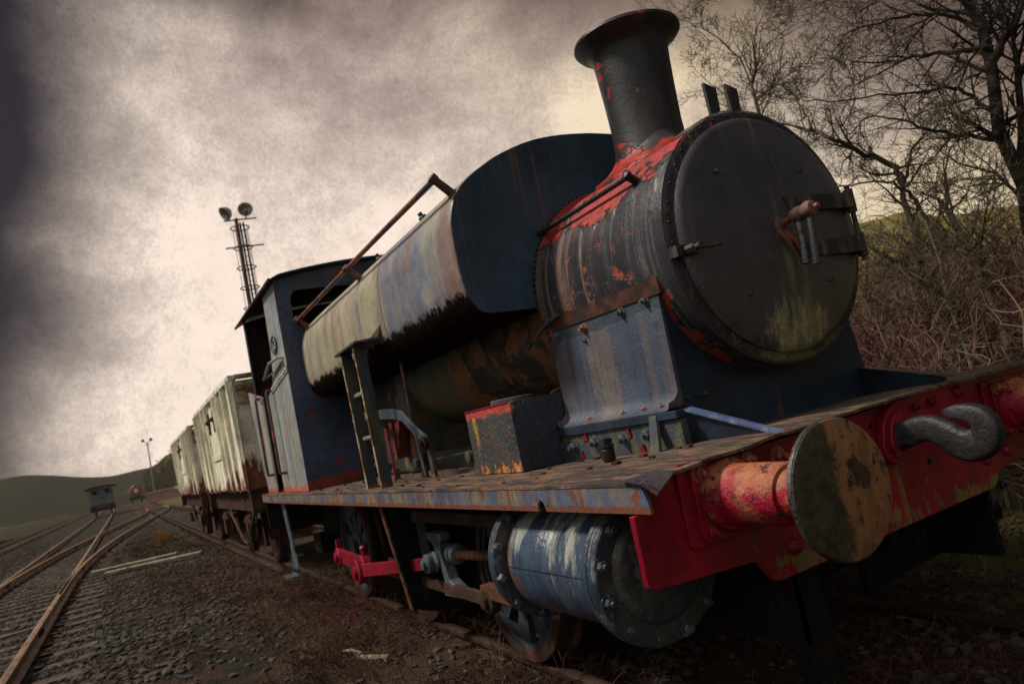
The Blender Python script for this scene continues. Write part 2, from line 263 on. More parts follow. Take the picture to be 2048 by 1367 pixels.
M['cab'] = MAT('cab_paint', (0.044, 0.064, 0.112), [
    dict(c=(0.022, 0.03, 0.055), s=(1.6, 1.6, 1.6), t=0.52, w=0.10, m=.8),
    dict(c=(0.10, 0.085, 0.055), s=(2, 7, 0.8), t=0.60, w=0.07, g=[('z', 2.2, 2.7, .04)], m=.5),
    dict(c=((0.34, 0.15, 0.06), (0.2, 0.08, 0.04)), s=(14, 14, 16), t=0.76, w=0.02),
    dict(c=((0.26, 0.03, 0.02), (0.12, 0.03, 0.02)), s=(7, 7, 9), t=0.60, w=0.03, g=[('z', 1.32, 1.2, 0.26)], d=6, h=-.2)], rough=0.45, bump=((60, .2), (8, .15), (2, .8)))
M['cabside'] = MAT('faded_cab_side', (0.30, 0.34, 0.31), [
    dict(c=((0.115, 0.145, 0.23), (0.17, 0.20, 0.27)), s=(7, 2, 0.8), t=0.53, w=0.08, g=[('z', 1.9, 1.4, .08), ('x', -5.5, -5.2, .04)], m=.8),
    dict(c=((0.36, 0.30, 0.16), (0.30, 0.22, 0.11)), s=(11, 2, 0.5), t=0.56, w=0.06, g=[('z', 2.2, 1.9, .05)], m=.75),
    dict(c=((0.44, 0.12, 0.05), (0.36, 0.04, 0.05)), s=(15, 9, 13), t=0.70, w=0.03, g=[('z', 1.26, 1.19, 0.28)], d=6),
    dict(c=((0.50, 0.05, 0.06), (0.3, 0.06, 0.05)), s=(12, 9, 4), t=0.70, w=0.03, g=[('x', -5.70, -5.76, .12), ('z', 2.1, 2.3, .12), ('x', -5.0, -5.6, -.1)], d=5)], rough=0.5, bump=((60, .2), (10, .15), (2.5, .9)))
M['inside'] = MAT('cab_interior', (0.030, 0.018, 0.016), [dict(c=(0.09, 0.02, 0.02), s=(3, 3, 3), t=0.56, w=0.08)], rough=0.8)
M['rail_handle'] = MAT('handrail_paint', (0.085, 0.055, 0.050), [
    dict(c=((0.34, 0.06, 0.04), (0.22, 0.10, 0.06)), s=(7, 7, 7), t=0.53, w=0.04, d=6), dict(c=(0.03, 0.045, 0.06), s=(8, 8, 8), t=0.62, w=0.04)], rough=0.45, bump=((90, .4),))
M['black_rail'] = MAT('black_handrail_paint', (0.022, 0.020, 0.022), [dict(c=(0.08, 0.07, 0.05), s=(14, 14, 14), t=0.62, w=0.04)], rough=0.35, bump=((90, .3),))
M['ladder'] = MAT('ladder_paint', (0.030, 0.038, 0.046), [
    dict(c=(0.075, 0.065, 0.035), s=(9, 9, 2.4), t=0.52, w=0.06, m=.8, d=6), dict(c=(0.20, 0.07, 0.03), s=(10, 10, 8), t=0.68, w=.03, g=[('z', 1.24, 1.17, .2)])], rough=0.5, bump=((80, .4),))
M['leafspring'] = MAT('red_spring_steel', (0.13, 0.022, 0.018), [dict(c=(0.04, 0.02, 0.02), s=(12, 12, 12), t=0.55, w=0.06)], rough=0.6, bump=((60, .4),))
WG = [dict(c=((0.46, 0.38, 0.22), (0.50, 0.45, 0.29)), s=(6, 6, 0.55), t=0.54, w=0.08, m=.6),
      dict(c=((0.26, 0.09, 0.03), (0.14, 0.045, 0.02)), s=(4.5, 4.5, 1.1), t=0.66, w=0.04, g=[('z', 1.75, 1.22, 0.20)], d=7, ro=.68, h=-.15),
      dict(c=((0.09, 0.03, 0.02), (0.20, 0.07, 0.03)), s=(7, 7, 8), t=0.68, w=0.03, g=[('z', 1.36, 1.2, 0.22)], d=7),
      dict(c=(0.10, 0.06, 0.035), s=(9, 9, 7), t=0.66, w=0.04, g=[('z', 2.45, 2.6, .08)], d=6, m=.8)]
M['wagon'] = MAT('faded_wagon_paint', (0.76, 0.73, 0.57), WG, rough=0.7, shift=True, bump=((40, .3),))
M['wagon_red'] = MAT('wagon_cap_rust', (0.40, 0.36, 0.24), [dict(c=((0.22, 0.10, 0.05), (0.13, 0.06, 0.03)), s=(4, 4, 6), t=0.50, w=0.06, d=6)], rough=0.8, shift=True)
M['wunder'] = MAT('wagon_underframe_rust', (0.042, 0.026, 0.020), [dict(c=(0.10, 0.04, 0.028), s=(7, 7, 7), t=0.56, w=0.06)], rough=0.85)
M['railm'] = MAT('rusty_rail', (0.22, 0.13, 0.075), [dict(c=(0.12, 0.06, 0.036), s=(3, 9, 9), t=0.53, w=0.08)], rough=0.6, bump=((50, .3),))
M['sleeper'] = MAT('weathered_sleeper', (0.110, 0.090, 0.070), [
    dict(c=(0.045, 0.034, 0.026), s=(40, 3, 40), t=0.52, w=0.06, d=6), dict(c=(0.22, 0.19, 0.15), s=(12, 2, 12), t=0.60, w=.06, m=.7)], rough=0.9, shift=True, bump=((40, .7),))
M['plank'] = MAT('pale_concrete_plank', (0.27, 0.25, 0.19), [dict(c=(0.14, 0.12, 0.08), s=(4, 4, 4), t=0.55, w=.08)], rough=0.9, bump=((60, .5),))
M['stone'] = MAT('ballast_stone', (0.080, 0.070, 0.060), [dict(c=(0.05, 0.042, 0.034), s=(3, 3, 3), t=0.50, w=0.06), dict(c=(0.125, 0.11, 0.095), s=(9, 9, 9), t=0.62, w=0.05, m=.8), dict(c=(0.05, 0.05, 0.02), s=(.7, .7, .7), t=0.62, w=0.06, m=.5)], rough=0.9, var=(9, .5), bump=((60, .5),))
M['weed'] = MAT('dead_stalks', (0.052, 0.029, 0.019), [dict(c=(0.15, 0.105, 0.055), s=(3, 3, 3), t=0.58, w=0.1), dict(c=(0.10, 0.035, 0.035), s=(2, 2, 2), t=0.55, w=.1, o=9)], rough=0.85)
M['grass'] = MAT('moss_grass', (0.040, 0.040, 0.012), [dict(c=(0.11, 0.09, 0.03), s=(3, 3, 3), t=0.56, w=0.1)], rough=0.9)
M['stick'] = MAT('bleached_wood', (0.22, 0.19, 0.125), [dict(c=(0.16, 0.15, 0.12), s=(14, 14, 14), t=0.56, w=.06)], rough=0.8, bump=((80, .4),))
M['bark'] = MAT('bark', (0.11, 0.085, 0.055), [dict(c=(0.13, 0.115, 0.075), s=(5, 5, 14), t=0.53, w=0.08, d=6), dict(c=(0.022, 0.017, 0.015), s=(12, 12, 30), t=0.58, w=.06)], rough=0.9, bump=((70, .8),))
M['bark_dark'] = MAT('dark_bark', (0.024, 0.018, 0.017), [dict(c=(0.055, 0.048, 0.035), s=(5, 5, 14), t=0.57, w=0.08, d=6)], rough=0.9, bump=((70, .8),))
M['brush'] = MAT('brushwood', (0.10, 0.060, 0.042), [dict(c=(0.24, 0.18, 0.11), s=(.9, .9, .9), t=0.54, w=0.1), dict(c=(0.10, 0.035, 0.04), s=(.5, .5, .5), t=0.53, w=.1, o=12)], rough=0.9, bump=())
M['ironmast'] = MAT('mast_iron', (0.035, 0.022, 0.022), [dict(c=(0.16, 0.03, 0.03), s=(3, 3, .6), t=0.55, w=.05)], rough=0.6, bump=())
M['lampshell'] = MAT('floodlight_shell', (0.55, 0.53, 0.47), [dict(c=(0.2, 0.19, 0.16), s=(6, 6, 6), t=0.55, w=.1)], rough=0.4, bump=())
M['lampin'] = MAT('floodlight_reflector', (0.30, 0.26, 0.24), rough=0.35, metal=0.3, bump=())
M['farmast'] = MAT('far_mast_paint', (0.20, 0.24, 0.25), rough=0.7, bump=())
M['vangreen'] = MAT('van_green_paint', (0.17, 0.22, 0.19), [dict(c=(0.11, 0.14, 0.12), s=(2, 2, 2), t=0.55, w=.1)], rough=0.6, bump=())
M['vandark'] = MAT('van_dark_paint', (0.035, 0.035, 0.035), rough=0.8, bump=())
M['vanred'] = MAT('van_red_paint', (0.17, 0.035, 0.03), rough=0.7, bump=())
M['tanker'] = MAT('tanker_red_paint', (0.30, 0.10, 0.075), [dict(c=(0.16, 0.06, 0.05), s=(1, 1, 1), t=0.55, w=.1)], rough=0.5, bump=())
M['white'] = MAT('white_paint', (0.7, 0.68, 0.62), rough=0.6, bump=())
# brick platform
M['brick'] = MAT('platform_brick', (0.34, 0.17, 0.13), [dict(c=(0.42, 0.36, 0.30), s=(1.5, 1.5, 14), t=0.58, w=.04, m=.6)], rough=0.85, bump=())
M['slab'] = MAT('platform_slab', (0.33, 0.33, 0.30), rough=0.9, bump=())
M['far_bush'] = MAT('far_scrub', (0.115, 0.105, 0.055), [dict(c=(0.07, 0.055, 0.035), s=(.5, .5, .5), t=0.54, w=.1)], rough=0.95, bump=())
M['orange_plant'] = MAT('orange_leaves', (0.40, 0.22, 0.04), rough=0.8, bump=())
def ground_mat():
    return MAT('ballast_ground', (0.026, 0.022, 0.019), [
        dict(c=((0.062, 0.053, 0.044), (0.014, 0.012, 0.010)), s=(22, 22, 22), t=0.52, w=0.05, d=6, m=.9, h=.6),
        dict(c=((0.060, 0.034, 0.024), (0.09, 0.055, 0.036)), s=(1.2, 1.2, 1), t=0.56, w=0.08, g=[('y', -1.9, -1.3, .14), ('x', -12, -5, .02)], m=.85, d=6),
        dict(c=((0.045, 0.045, 0.014), (0.065, 0.06, 0.02)), s=(1.1, 1.1, 1), t=0.62, w=0.07, d=9, m=.6, o=14),
        dict(c=((0.12, 0.125, 0.03), (0.08, 0.075, 0.03)), s=(.8, .8, 1), t=0.52, w=0.06, g=[('y', 1.5, 2.2, .12), ('y', 1.1, 1.0, -.2)], d=7, m=.8, o=19),
        dict(c=((0.030, 0.028, 0.014), (0.045, 0.040, 0.018)), s=(.2, .2, .2), t=0.50, w=.05, g=[('y', -9.4, -10.4, .5), ('y', -9.2, -9.0, -.5)], m=.95),
        dict(c=((0.045, 0.05, 0.015), (0.08, 0.085, 0.025)), s=(.2, .2, .2), t=0.50, w=.05, g=[('y', 7.0, 9.0, .5), ('y', 6.9, 6.5, -.5)], m=.9)], rough=0.95, bump=((30, 3.0), (90, 1.5)))
M['ground'] = ground_mat()
M['dark_rail'] = MAT('dark_rusty_rail', (0.050, 0.028, 0.020), [dict(c=(0.03, 0.018, 0.014), s=(3, 9, 9), t=0.53, w=0.08)], rough=0.8, bump=((50, .4),))
M['hill'] = MAT('hillside', (0.026, 0.024, 0.011), [
    dict(c=((0.016, 0.014, 0.009), (0.028, 0.024, 0.012)), s=(.02, .02, .05), t=0.50, w=0.06, g=[('y', 15, -6, .10)], d=8, m=.9),
    dict(c=((0.20, 0.165, 0.05), (0.14, 0.115, 0.04)), s=(.03, .03, .06), t=0.52, w=0.06, g=[('y', 25, 60, .18), ('y', 12, 6, -.12)], d=8, m=.9)], rough=1.0, var=(.05, .3), bump=())

# ---------------------------------------------------------------- mesh helpers
def frame(axis):
    a = Vector(axis).normalized(); t = Vector((0, 0, 1)) if abs(a.z) < 0.9 else Vector((1, 0, 0))
    u = a.cross(t).normalized(); return a, u, a.cross(u)
class G:
    def __init__(s): s.bm = bmesh.new()
    def box(s, x0, x1, y0, y1, z0, z1):
        v = [s.bm.verts.new((x, y, z)) for x in (x0, x1) for y in (y0, y1) for z in (z0, z1)]
        for f in ((0, 1, 3, 2), (4, 6, 7, 5), (0, 4, 5, 1), (2, 3, 7, 6), (0, 2, 6, 4), (1, 5, 7, 3)): s.bm.faces.new([v[i] for i in f])
        return s
    def prism(s, pts, n):
        """closed polygon pts (3D) extruded by vector n"""
        n = Vector(n); a = [s.bm.verts.new(p) for p in pts]; b = [s.bm.verts.new(Vector(p)+n) for p in pts]; k = len(pts)
        s.bm.faces.new(a[::-1]); s.bm.faces.new(b)
        for i in range(k): s.bm.faces.new((a[i], a[(i+1) % k], b[(i+1) % k], b[i]))
        return s
    def lathe(s, o, axis, prof, seg=32, cap=True, closed=False):
        a, u, w = frame(axis); o = Vector(o); rings = []
        for t, r in prof:
            rings.append([s.bm.verts.new(o+a*t+(u*math.cos(2*math.pi*k/seg)+w*math.sin(2*math.pi*k/seg))*r) for k in range(seg)])
        pr = list(zip(rings, rings[1:]))+([(rings[-1], rings[0])] if closed else [])
        for A, B_ in pr:
            for k in range(seg): s.bm.faces.new((A[k], A[(k+1) % seg], B_[(k+1) % seg], B_[k]))
        if cap and not closed: s.bm.faces.new(rings[0][::-1]); s.bm.faces.new(rings[-1])
        return s
    def cyl(s, p0, p1, r0, r1=None, seg=16):
        p0, p1 = Vector(p0), Vector(p1); r1 = r0 if r1 is None else r1
        return s.lathe(p0, p1-p0, [(0, r0), ((p1-p0).length, r1)], seg)
    def tube(s, pts, r, seg=12):
        pts = [Vector(p) for p in pts]; rs = r if isinstance(r, (list, tuple)) else [r]*len(pts); rings = []; u = None
        for i, p in enumerate(pts):
            t = (pts[min(i+1, len(pts)-1)]-pts[max(i-1, 0)]).normalized()
            u = frame(t)[1] if u is None else (u-t*u.dot(t)).normalized()
            w = t.cross(u); rings.append([s.bm.verts.new(p+(u*math.cos(2*math.pi*k/seg)+w*math.sin(2*math.pi*k/seg))*rs[i]) for k in range(seg)])
        for A, B_ in zip(rings, rings[1:]):
            for k in range(seg): s.bm.faces.new((A[k], A[(k+1) % seg], B_[(k+1) % seg], B_[k]))
        s.bm.faces.new(rings[0][::-1]); s.bm.faces.new(rings[-1]); return s
    def bolt(s, p, n, r=0.016, stud=True):
        n = Vector(n).normalized(); p = Vector(p)
        s.lathe(p, n, [(0, r*1.5), (r*.25, r*1.5)], 14)
        s.lathe(p, n, [(r*.2, r), (r*1.1, r), (r*1.25, r*.8)], 6)
        if stud: s.lathe(p, n, [(r*1.2, r*.55), (r*2.0, r*.5)], 10)
        return s
    def rivet(s, p, n, r=0.018):
        s.lathe(p, n, [(0, r), (r*.35, r*.92), (r*.65, r*.65), (r*.8, r*.15)], 12); return s
def obj(name, g, mat, parent=None, bevel=0.0, smooth=0.6, root=None, sub=0):
    bm = g.bm; bmesh.ops.recalc_face_normals(bm, faces=bm.faces)
    for f in bm.faces: f.smooth = True
    for e in bm.edges:
        if len(e.link_faces) == 2 and e.calc_face_angle(0) > smooth: e.smooth = False
    me = bpy.data.meshes.new(name); bm.to_mesh(me); bm.free(); me.materials.append(M[mat] if isinstance(mat, str) else mat)
    o = bpy.data.objects.new(name, me); COL.objects.link(o)
    if parent is not None:
        o.parent = parent
        if parent.type == 'EMPTY' and parent.get('abs'): o.location = -parent.location
    if bevel:
        b = o.modifiers.new('bevel', 'BEVEL'); b.width = bevel; b.segments = 2; b.limit_method = 'ANGLE'; b.angle_limit = R_(38); b.harden_normals = True
    return o
def tag(o, label, cat, group=None, kind=None):
    if label: o['label'] = label
    if cat: o['category'] = cat
    if group: o['group'] = group
    if kind: o['kind'] = kind
    return o
def thing(name, label, cat, loc=(0, 0, 0), absolute=True, group=None, rz=0.0):
    o = bpy.data.objects.new(name, None); COL.objects.link(o); o.location = loc; o.rotation_euler = (0, 0, rz)
    if absolute: o['abs'] = 1
    return tag(o, label, cat, group)
def copy_tree(o, parent=None):
    c = o.copy(); COL.objects.link(c); c.parent = parent
    for ch in list(o.children): copy_tree(ch, c)
    return c
def rpoly(cx, cz, w, h, r, n=5):
    out = []
    for sx, sz, a0 in ((1, 1, 0), (-1, 1, 90), (-1, -1, 180), (1, -1, 270)):
        for k in range(n+1):
            a = R_(a0+90*k/n); out.append((cx+sx*(w/2-r)+r*math.cos(a), cz+sz*(h/2-r)+r*math.sin(a)))
    return out
class TM:
    """fast accumulator for many thin tubes and blobs"""
    def __init__(s): s.v = []; s.f = []
    def tube(s, pts, rs, n=3):
        b = len(s.v); u = None
        for i, p in enumerate(pts):
            t = (pts[min(i+1, len(pts)-1)]-pts[max(i-1, 0)])
            if t.length < 1e-6: t = Vector((0, 0, 1))
            t.normalize(); u = frame(t)[1] if u is None else (u-t*u.dot(t))
            if u.length < 1e-5: u = frame(t)[1]
            u.normalize(); w = t.cross(u)
            for k in range(n):
                a = 2*math.pi*k/n; s.v.append(p+(u*math.cos(a)+w*math.sin(a))*rs[i])
        for i in range(len(pts)-1):
            for k in range(n):
                k2 = (k+1) % n; s.f.append((b+i*n+k, b+i*n+k2, b+(i+1)*n+k2, b+(i+1)*n+k))
    def obj(s, name, mat, parent=None, smooth=True):
        me = bpy.data.meshes.new(name); me.from_pydata([tuple(p) for p in s.v], [], s.f); me.materials.append(M[mat])
        if smooth: me.polygons.foreach_set('use_smooth', [True]*len(me.polygons))
        me.update(); o = bpy.data.objects.new(name, me); COL.objects.link(o)
        if parent is not None:
            o.parent = parent
            if parent.type == 'EMPTY' and parent.get('abs'): o.location = -parent.location
        return o
GZ = -0.03
#@@SETTING
# ---------------------------------------------------------------- setting: ground, hills
def gh(x, y):
    h = 0.018*mnoise.noise(Vector((x*1.3, y*1.3, 0)))+0.010*mnoise.noise(Vector((x*5, y*5, 3)))
    if y < -9.6: h += -0.0+min(1.0, (-9.6-y)/20)*0.5
    f = max(0.0, min(1.0, (x+10.5)/3.0)); k = max(0.0, min(1.0, (1.95-abs(y))/.7)); h += 0.125*f*f*(3-2*f)*k*k*(3-2*k)
    if y > 2.0: h += min(1.0, (y-2.0)/5)*0.25
    return h
def make_ground():
    xs = np.concatenate([np.linspace(-900, -60, 18)[:-1], np.linspace(-60, -14, 60)[:-1], np.linspace(-14, 4, 200), np.linspace(4, 60, 12)[1:], np.linspace(60, 500, 6)[1:]])
    ys = np.concatenate([np.linspace(-500, -16, 14)[:-1], np.linspace(-16, -4, 40)[:-1], np.linspace(-4, 6, 120), np.linspace(6, 40, 16)[1:], np.linspace(40, 500, 10)[1:]])
    vs = [(x, y, GZ-0.045+gh(x, y)) for x in xs for y in ys]; ny = len(ys)
    fs = [(i*ny+j, (i+1)*ny+j, (i+1)*ny+j+1, i*ny+j+1) for i in range(len(xs)-1) for j in range(ny-1)]
    me = bpy.data.meshes.new('ground'); me.from_pydata(vs, [], fs); me.materials.append(M['ground'])
    me.polygons.foreach_set('use_smooth', [True]*len(me.polygons))
    o = bpy.data.objects.new('ground', me); COL.objects.link(o); tag(o, None, None, kind='structure')
make_ground()
RIDGE = [(-180, 3.0, 260), (-40, 3.4, 400), (-14, 3.0, 400), (-6, 2.7, 400), (0, 1.6, 400), (2.0, 1.7, 380), (3.4, 2.4, 340), (6, 3.0, 300), (12, 3.4, 240), (25, 5.0, 140), (40, 7.6, 95), (52, 8.5, 80), (56, 8.2, 78), (61, 6.9, 78), (66, 6.2, 80), (90, 6, 90), (130, 4, 160), (180, 3.0, 260)]
def ridge(az):
    for (a0, e0, d0), (a1, e1, d1) in zip(RIDGE, RIDGE[1:]):
        if a0 <= az <= a1:
            t = (az-a0)/(a1-a0); t = t*t*(3-2*t); return e0+(e1-e0)*t, d0+(d1-d0)*t
def make_hills():
    azs = [-180+360*i/720 for i in range(721)]; ts = [0, .12, .25, .38, .5, .62, .74, .85, .93, 1.0, 1.12, 1.5]; vs = []; fs = []
    for a in azs:
        e, d = ridge(a); H = d*math.tan(R_(e))+CAM.z
        H *= 1+0.010*mnoise.noise(Vector((math.cos(R_(a))*9, math.sin(R_(a))*9, 0)))+0.02*mnoise.noise(Vector((math.cos(R_(a))*40, math.sin(R_(a))*40, 5)))
        for t in ts:
            r = d*(0.50+0.50*t) if t <= 1 else d*t
            z = -0.4+(H+0.4)*(t**1.25) if t <= 1 else H*(1-(t-1)*0.25)
            p = aim(a, 0, r); p.z = z+(0.03*H*mnoise.noise(Vector((p.x*.07, p.y*.07, 1))) if 0 < t < 1 else 0); vs.append(tuple(p))
    k = len(ts)
    fs = [(i*k+j, (i+1)*k+j, (i+1)*k+j+1, i*k+j+1) for i in range(len(azs)-1) for j in range(k-1)]
    me = bpy.data.meshes.new('hills'); me.from_pydata(vs, [], fs); me.materials.append(M['hill'])
    me.polygons.foreach_set('use_smooth', [True]*len(me.polygons))
    o = bpy.data.objects.new('hills', me); COL.objects.link(o); tag(o, None, None, kind='structure')
make_hills()
# ---------------------------------------------------------------- railway tracks
RP = [(-.070, 0), (-.070, .018), (-.012, .035), (-.010, .105), (-.034, .118), (-.036, .145), (-.028, .150), (.028, .150), (.036, .145), (.034, .118), (.010, .105), (.012, .035), (.070, .018), (.070, 0)]
def sweep(g, pts, off, prof=RP, z=GZ):
    rings = []
    for i, p in enumerate(pts):
        a = Vector(pts[max(i-1, 0)]); b = Vector(pts[min(i+1, len(pts)-1)]); t = (b-a).normalized(); n = Vector((-t.y, t.x))
        c = Vector(p)+n*off
        rings.append([g.bm.verts.new((c.x+n.x*q[0], c.y+n.y*q[0], z+q[1])) for q in prof])
    k = len(prof)
    for A, B_ in zip(rings, rings[1:]):
        for j in range(k): g.bm.faces.new((A[j], A[(j+1) % k], B_[(j+1) % k], B_[j]))
    g.bm.faces.new(rings[0][::-1]); g.bm.faces.new(rings[-1]); return g
SLP = {}
def sleeper_mesh(L):
    if L not in SLP:
        g = G(); g.box(-.125, .125, -L/2, L/2, -.10, .0)
        for s in (-1, 1):
            g.box(-.075, .075, s*.75-.16, s*.75-.04, .001, .035); g.box(-.075, .075, s*.75+.04, s*.75+.16, .001, .035)
            for q in (-.13, .13): g.cyl((-.04, s*.75+q, .03), (-.04, s*.75+q, .055), .016, seg=6)
        bmesh.ops.recalc_face_normals(g.bm, faces=g.bm.faces); me = bpy.data.meshes.new('sleeper'); g.bm.to_mesh(me); g.bm.free(); me.materials.append(M['sleeper']); me.materials.append(M['dark_rail'])
        for p in me.polygons: p.material_index = 0 if p.index < 6 else 1
        SLP[L] = me
    return SLP[L]
def track(label, pts, x_sl=None, gauge=1.5, slL=2.6, nmax=95, name='railway_track', zs=-0.012, rm='railm'):
    t = thing(name, label, 'railway track', (pts[0][0], pts[0][1], GZ), True, 'railway tracks of the yard')
    for s in (-1, 1): 
        rl_ = obj('rail', sweep(G(), pts, s*gauge/2), rm, t)
        if rm == 'railm':
            for xf in (-9.5, -19.0, -31.0):      # bolted joints
                for a, b in zip(pts, pts[1:]):
                    if b[0] <= xf <= a[0]:
                        u = (xf-a[0])/(b[0]-a[0]); y = a[1]+(b[1]-a[1])*u+s*gauge/2; g_ = G()
                        for q in (-.024, .012): g_.box(xf-.22, xf+.22, y+q, y+q+.012, GZ+.035, GZ+.105)
                        for k in (-.16, -.06, .06, .16): g_.cyl((xf+k, y-.045, GZ+.07), (xf+k, y+.045, GZ+.07), .014, seg=6)
                        obj('fishplate', g_, 'dark_rail', rl_); break
    if x_sl:
        x0, x1 = x_sl; n = 0; x = x0
        while x > x1 and n < nmax:
            for a, b in zip(pts, pts[1:]):
                if b[0] <= x <= a[0]:
                    u = (x-a[0])/(b[0]-a[0]); y = a[1]+(b[1]-a[1])*u
                    o = bpy.data.objects.new('sleeper', sleeper_mesh(slL)); COL.objects.link(o); o.parent = t
                    o.location = (x-t.location.x, y-t.location.y+random.uniform(-.06, .06), zs+0.004*random.random()-(pts[0][1] < -4 and 0.0)); o.rotation_euler = (0, 0, math.atan2(b[1]-a[1], b[0]-a[0])+math.pi+random.uniform(-.02, .02))
                    break
            x -= 0.72; n += 1
    return t
track('rusty track that the steam locomotive and pale wagons stand on', [(6, 0), (-10, 0), (-30, 0), (-80, 0.05), (-120, 0.4), (-165, 0.9)], (-19, -62), slL=2.4, rm='dark_rail')
track('rusty track curving in from the lower left corner to the green van', [(8, -4.47), (-10, -4.47), (-30, -4.44), (-70, -4.4), (-130, -4.5), (-175, -5)], (2, -58), slL=2.7, zs=-0.028)
def ss(t): return t*t*(3-2*t)
xo = [(-13, -4.455)]+[(-13-2.2*i, -4.46+ss(min(1, max(0, (2.2*i-1)/59.0)))*4.50) for i in range(1, 32)]
track('curved rusty crossover track joining the left line to the wagons\' line', xo, (-18, -78), slL=2.5, zs=-0.018)
track('overgrown rusty track at the foot of the grassy bank, farthest left', [(6, -8.9), (-40, -8.8), (-100, -8.8), (-180, -8.6)], (-12, -60), slL=2.5, zs=-0.03)
# ================================================================ THE LOCOMOTIVE
LO = thing('steam_locomotive', 'derelict blue saddle tank steam locomotive with red buffer beam and peeling black smokebox', 'locomotive', (-3.6, 0, 0.12))
def P(name, g, mat, par=None, **k): return obj(name, g, mat, par or LO, **k)
SX, SZ, SR = -0.384, 1.998, 0.575
# smokebox
g = G().lathe((SX, 0, SZ), (-1, 0, 0), [(0.0, SR-.012), (0.006, SR+.004), (0.075, SR+.006), (0.082, SR-.006), (0.16, SR-.008), (1.03, SR-.008), (1.035, SR+.012), (1.067, SR+.014), (1.069, 0.3)], 96, cap=False)
sb = P('smokebox', g, 'smokebox')
g = G().lathe((SX, 0, SZ), (1, 0, 0), [(-.03, .30), (0.002, .30), (0.004, SR-.016), (-.004, SR-.004), (-.03, SR-.02)], 96, cap=False)
for k in range(40):
    a = 2*math.pi*k/40; g.rivet((SX+.003, math.cos(a)*(SR-.024), SZ+math.sin(a)*(SR-.024)), (1, 0, 0), .008)
P('smokebox_front_ring', g, 'ring')
# jagged flaking strip where barrel meets saddle plate, and rivet bead round the back of the smokebox
g = G(); random.seed(3)
top = [(-1.45+i*.036, 1.885+.012*random.random()+(.02*random.random() if random.random() < .3 else 0)) for i in range(27)]
g.prism([(x, -.562, z) for x, z in top]+[(-.51, -.562, 1.82), (-1.45, -.562, 1.83)], (0, .028, 0))
P('flaking_strip', g, 'wunder')
g = G()
for k in range(110):
    a = 2*math.pi*k/110; r = .012+.004*random.random(); c = Vector((-1.452, math.cos(a)*(SR+.012), SZ+math.sin(a)*(SR+.012)))
    g.lathe(c-Vector((r, 0, 0)), (1, 0, 0), [(0, r*.3), (r*.5, r*.9), (r*1.5, r*.9), (r*2, r*.3)], 6)
P('rope_seal', g, 'hook')
# door
g = G().lathe((SX+.004, 0, SZ), (1, 0, 0), [(0, .529), (.014, .529), (.026, .519), (.032, .50), (.045, .44), (.058, .34), (.068, .22), (.074, .10), (.075, 0.004)], 96, cap=False)
door = P('smokebox_door', g, 'door')
DX = SX+.07
for (y, z) in ((-.28, 2.27), (.22, 2.26), (-.07, 2.06), (-.06, 1.95), (-.25, 1.74), (.25, 1.75)):
    g = G().bolt((DX-.012-.045*max(0, (math.hypot(y, z-SZ)-.15)), y, z), (1, 0, 0), .013); P('door_bolt', g, 'door', door)
for z0, ys in ((2.105, .05), (1.895, .055)):
    g = G().prism([(DX+.004, ys, z0+.030), (DX+.004, ys+.02, z0-.036), (DX+.002, .30, z0-.040), (DX-.012, .50, z0-.040), (DX-.012, .50, z0+.036), (DX+.002, .30, z0+.038)], (-.03, 0, 0)) if False else G()
    pts = [(ys, z0+.034), (ys+.022, z0-.036), (.505, z0-.036), (.505, z0+.036)]
    g.prism([(DX-.012, y, z) for y, z in pts], (.026, 0, 0))
    g.cyl((DX-.012, .512, z0-.055), (DX-.012, .512, z0+.055), .022)
    g.box(SX-.02, DX-.03, .49, .545, z0-.04, z0+.04)
    P('hinge_strap', g, 'ring', door, bevel=.003)
g = G().cyl((DX-.012, .512, 1.82), (DX-.012, .512, 2.18), .012); P('hinge_pin', g, 'ring', door)
g = G().lathe((DX-.01, 0, 2.015), (1, 0, 0), [(0, .048), (.012, .048), (.02, .036), (.03, .02)], 24)
g.cyl((DX, 0, 2.015), (DX+.12, 0, 2.03), .0145)
g.lathe((DX+.075, 0, 2.025), (1, 0, .06), [(0, .020), (.01, .030), (.045, .034), (.055, .024), (.066, .030), (.09, .036), (.112, .030), (.122, .012)], 20)
g.cyl((DX+.19, 0, 2.032), (DX+.215, 0, 2.034), .011, seg=8)
P('dart_spindle', g, 'rail_handle', door)
g = G().tube([(DX+.10, 0, 2.02), (DX+.107, -.012, 1.93), (DX+.11, -.03, 1.815)], [.015, .013, .016], 10)
P('door_handle', g, 'steel', door)
g = G().tube([(DX+.165, 0, 2.02), (DX+.16, -.008, 1.93), (DX+.155, -.02, 1.80)], [.015, .014, .017], 10)
P('door_handle', g, 'ladder', door)
g = G().tube([(DX+.0, .01, 1.995), (DX+.03, .03, 1.94), (DX+.035, .05, 1.90)], [.012, .015, .010], 8); g.tube([(DX+.0, -.02, 2.0), (DX+.03, -.0, 1.93), (DX+.03, .01, 1.885)], [.012, .012, .008], 8)
P('locking_clip', g, 'rail_handle', door)
# side clamp
g = G().box(SX-.02, SX+.045, -.575, -.44, 1.93, 1.975); g.cyl((SX+.045, -.525, 1.95), (SX+.10, -.525, 1.95), .019, seg=6); g.cyl((SX+.09, -.525, 1.95), (SX+.13, -.525, 1.95), .012)
g.tube([(SX+.10, -.525, 1.95), (SX+.112, -.47, 1.942), (SX+.114, -.40, 1.948)], [.010, .007, .0065], 8)
P('door_clamp', g, 'ring', door)
# lugs on top
for y in (-.085, .045):
    g = G().prism([(SX-.065, y-.028, SZ+SR-.02), (SX-.065, y+.028, SZ+SR-.02), (SX-.065, y+.036, 2.70), (SX-.065, y-.032, 2.725)], (.016, 0, 0)); P('lamp_bracket', g, 'ring')
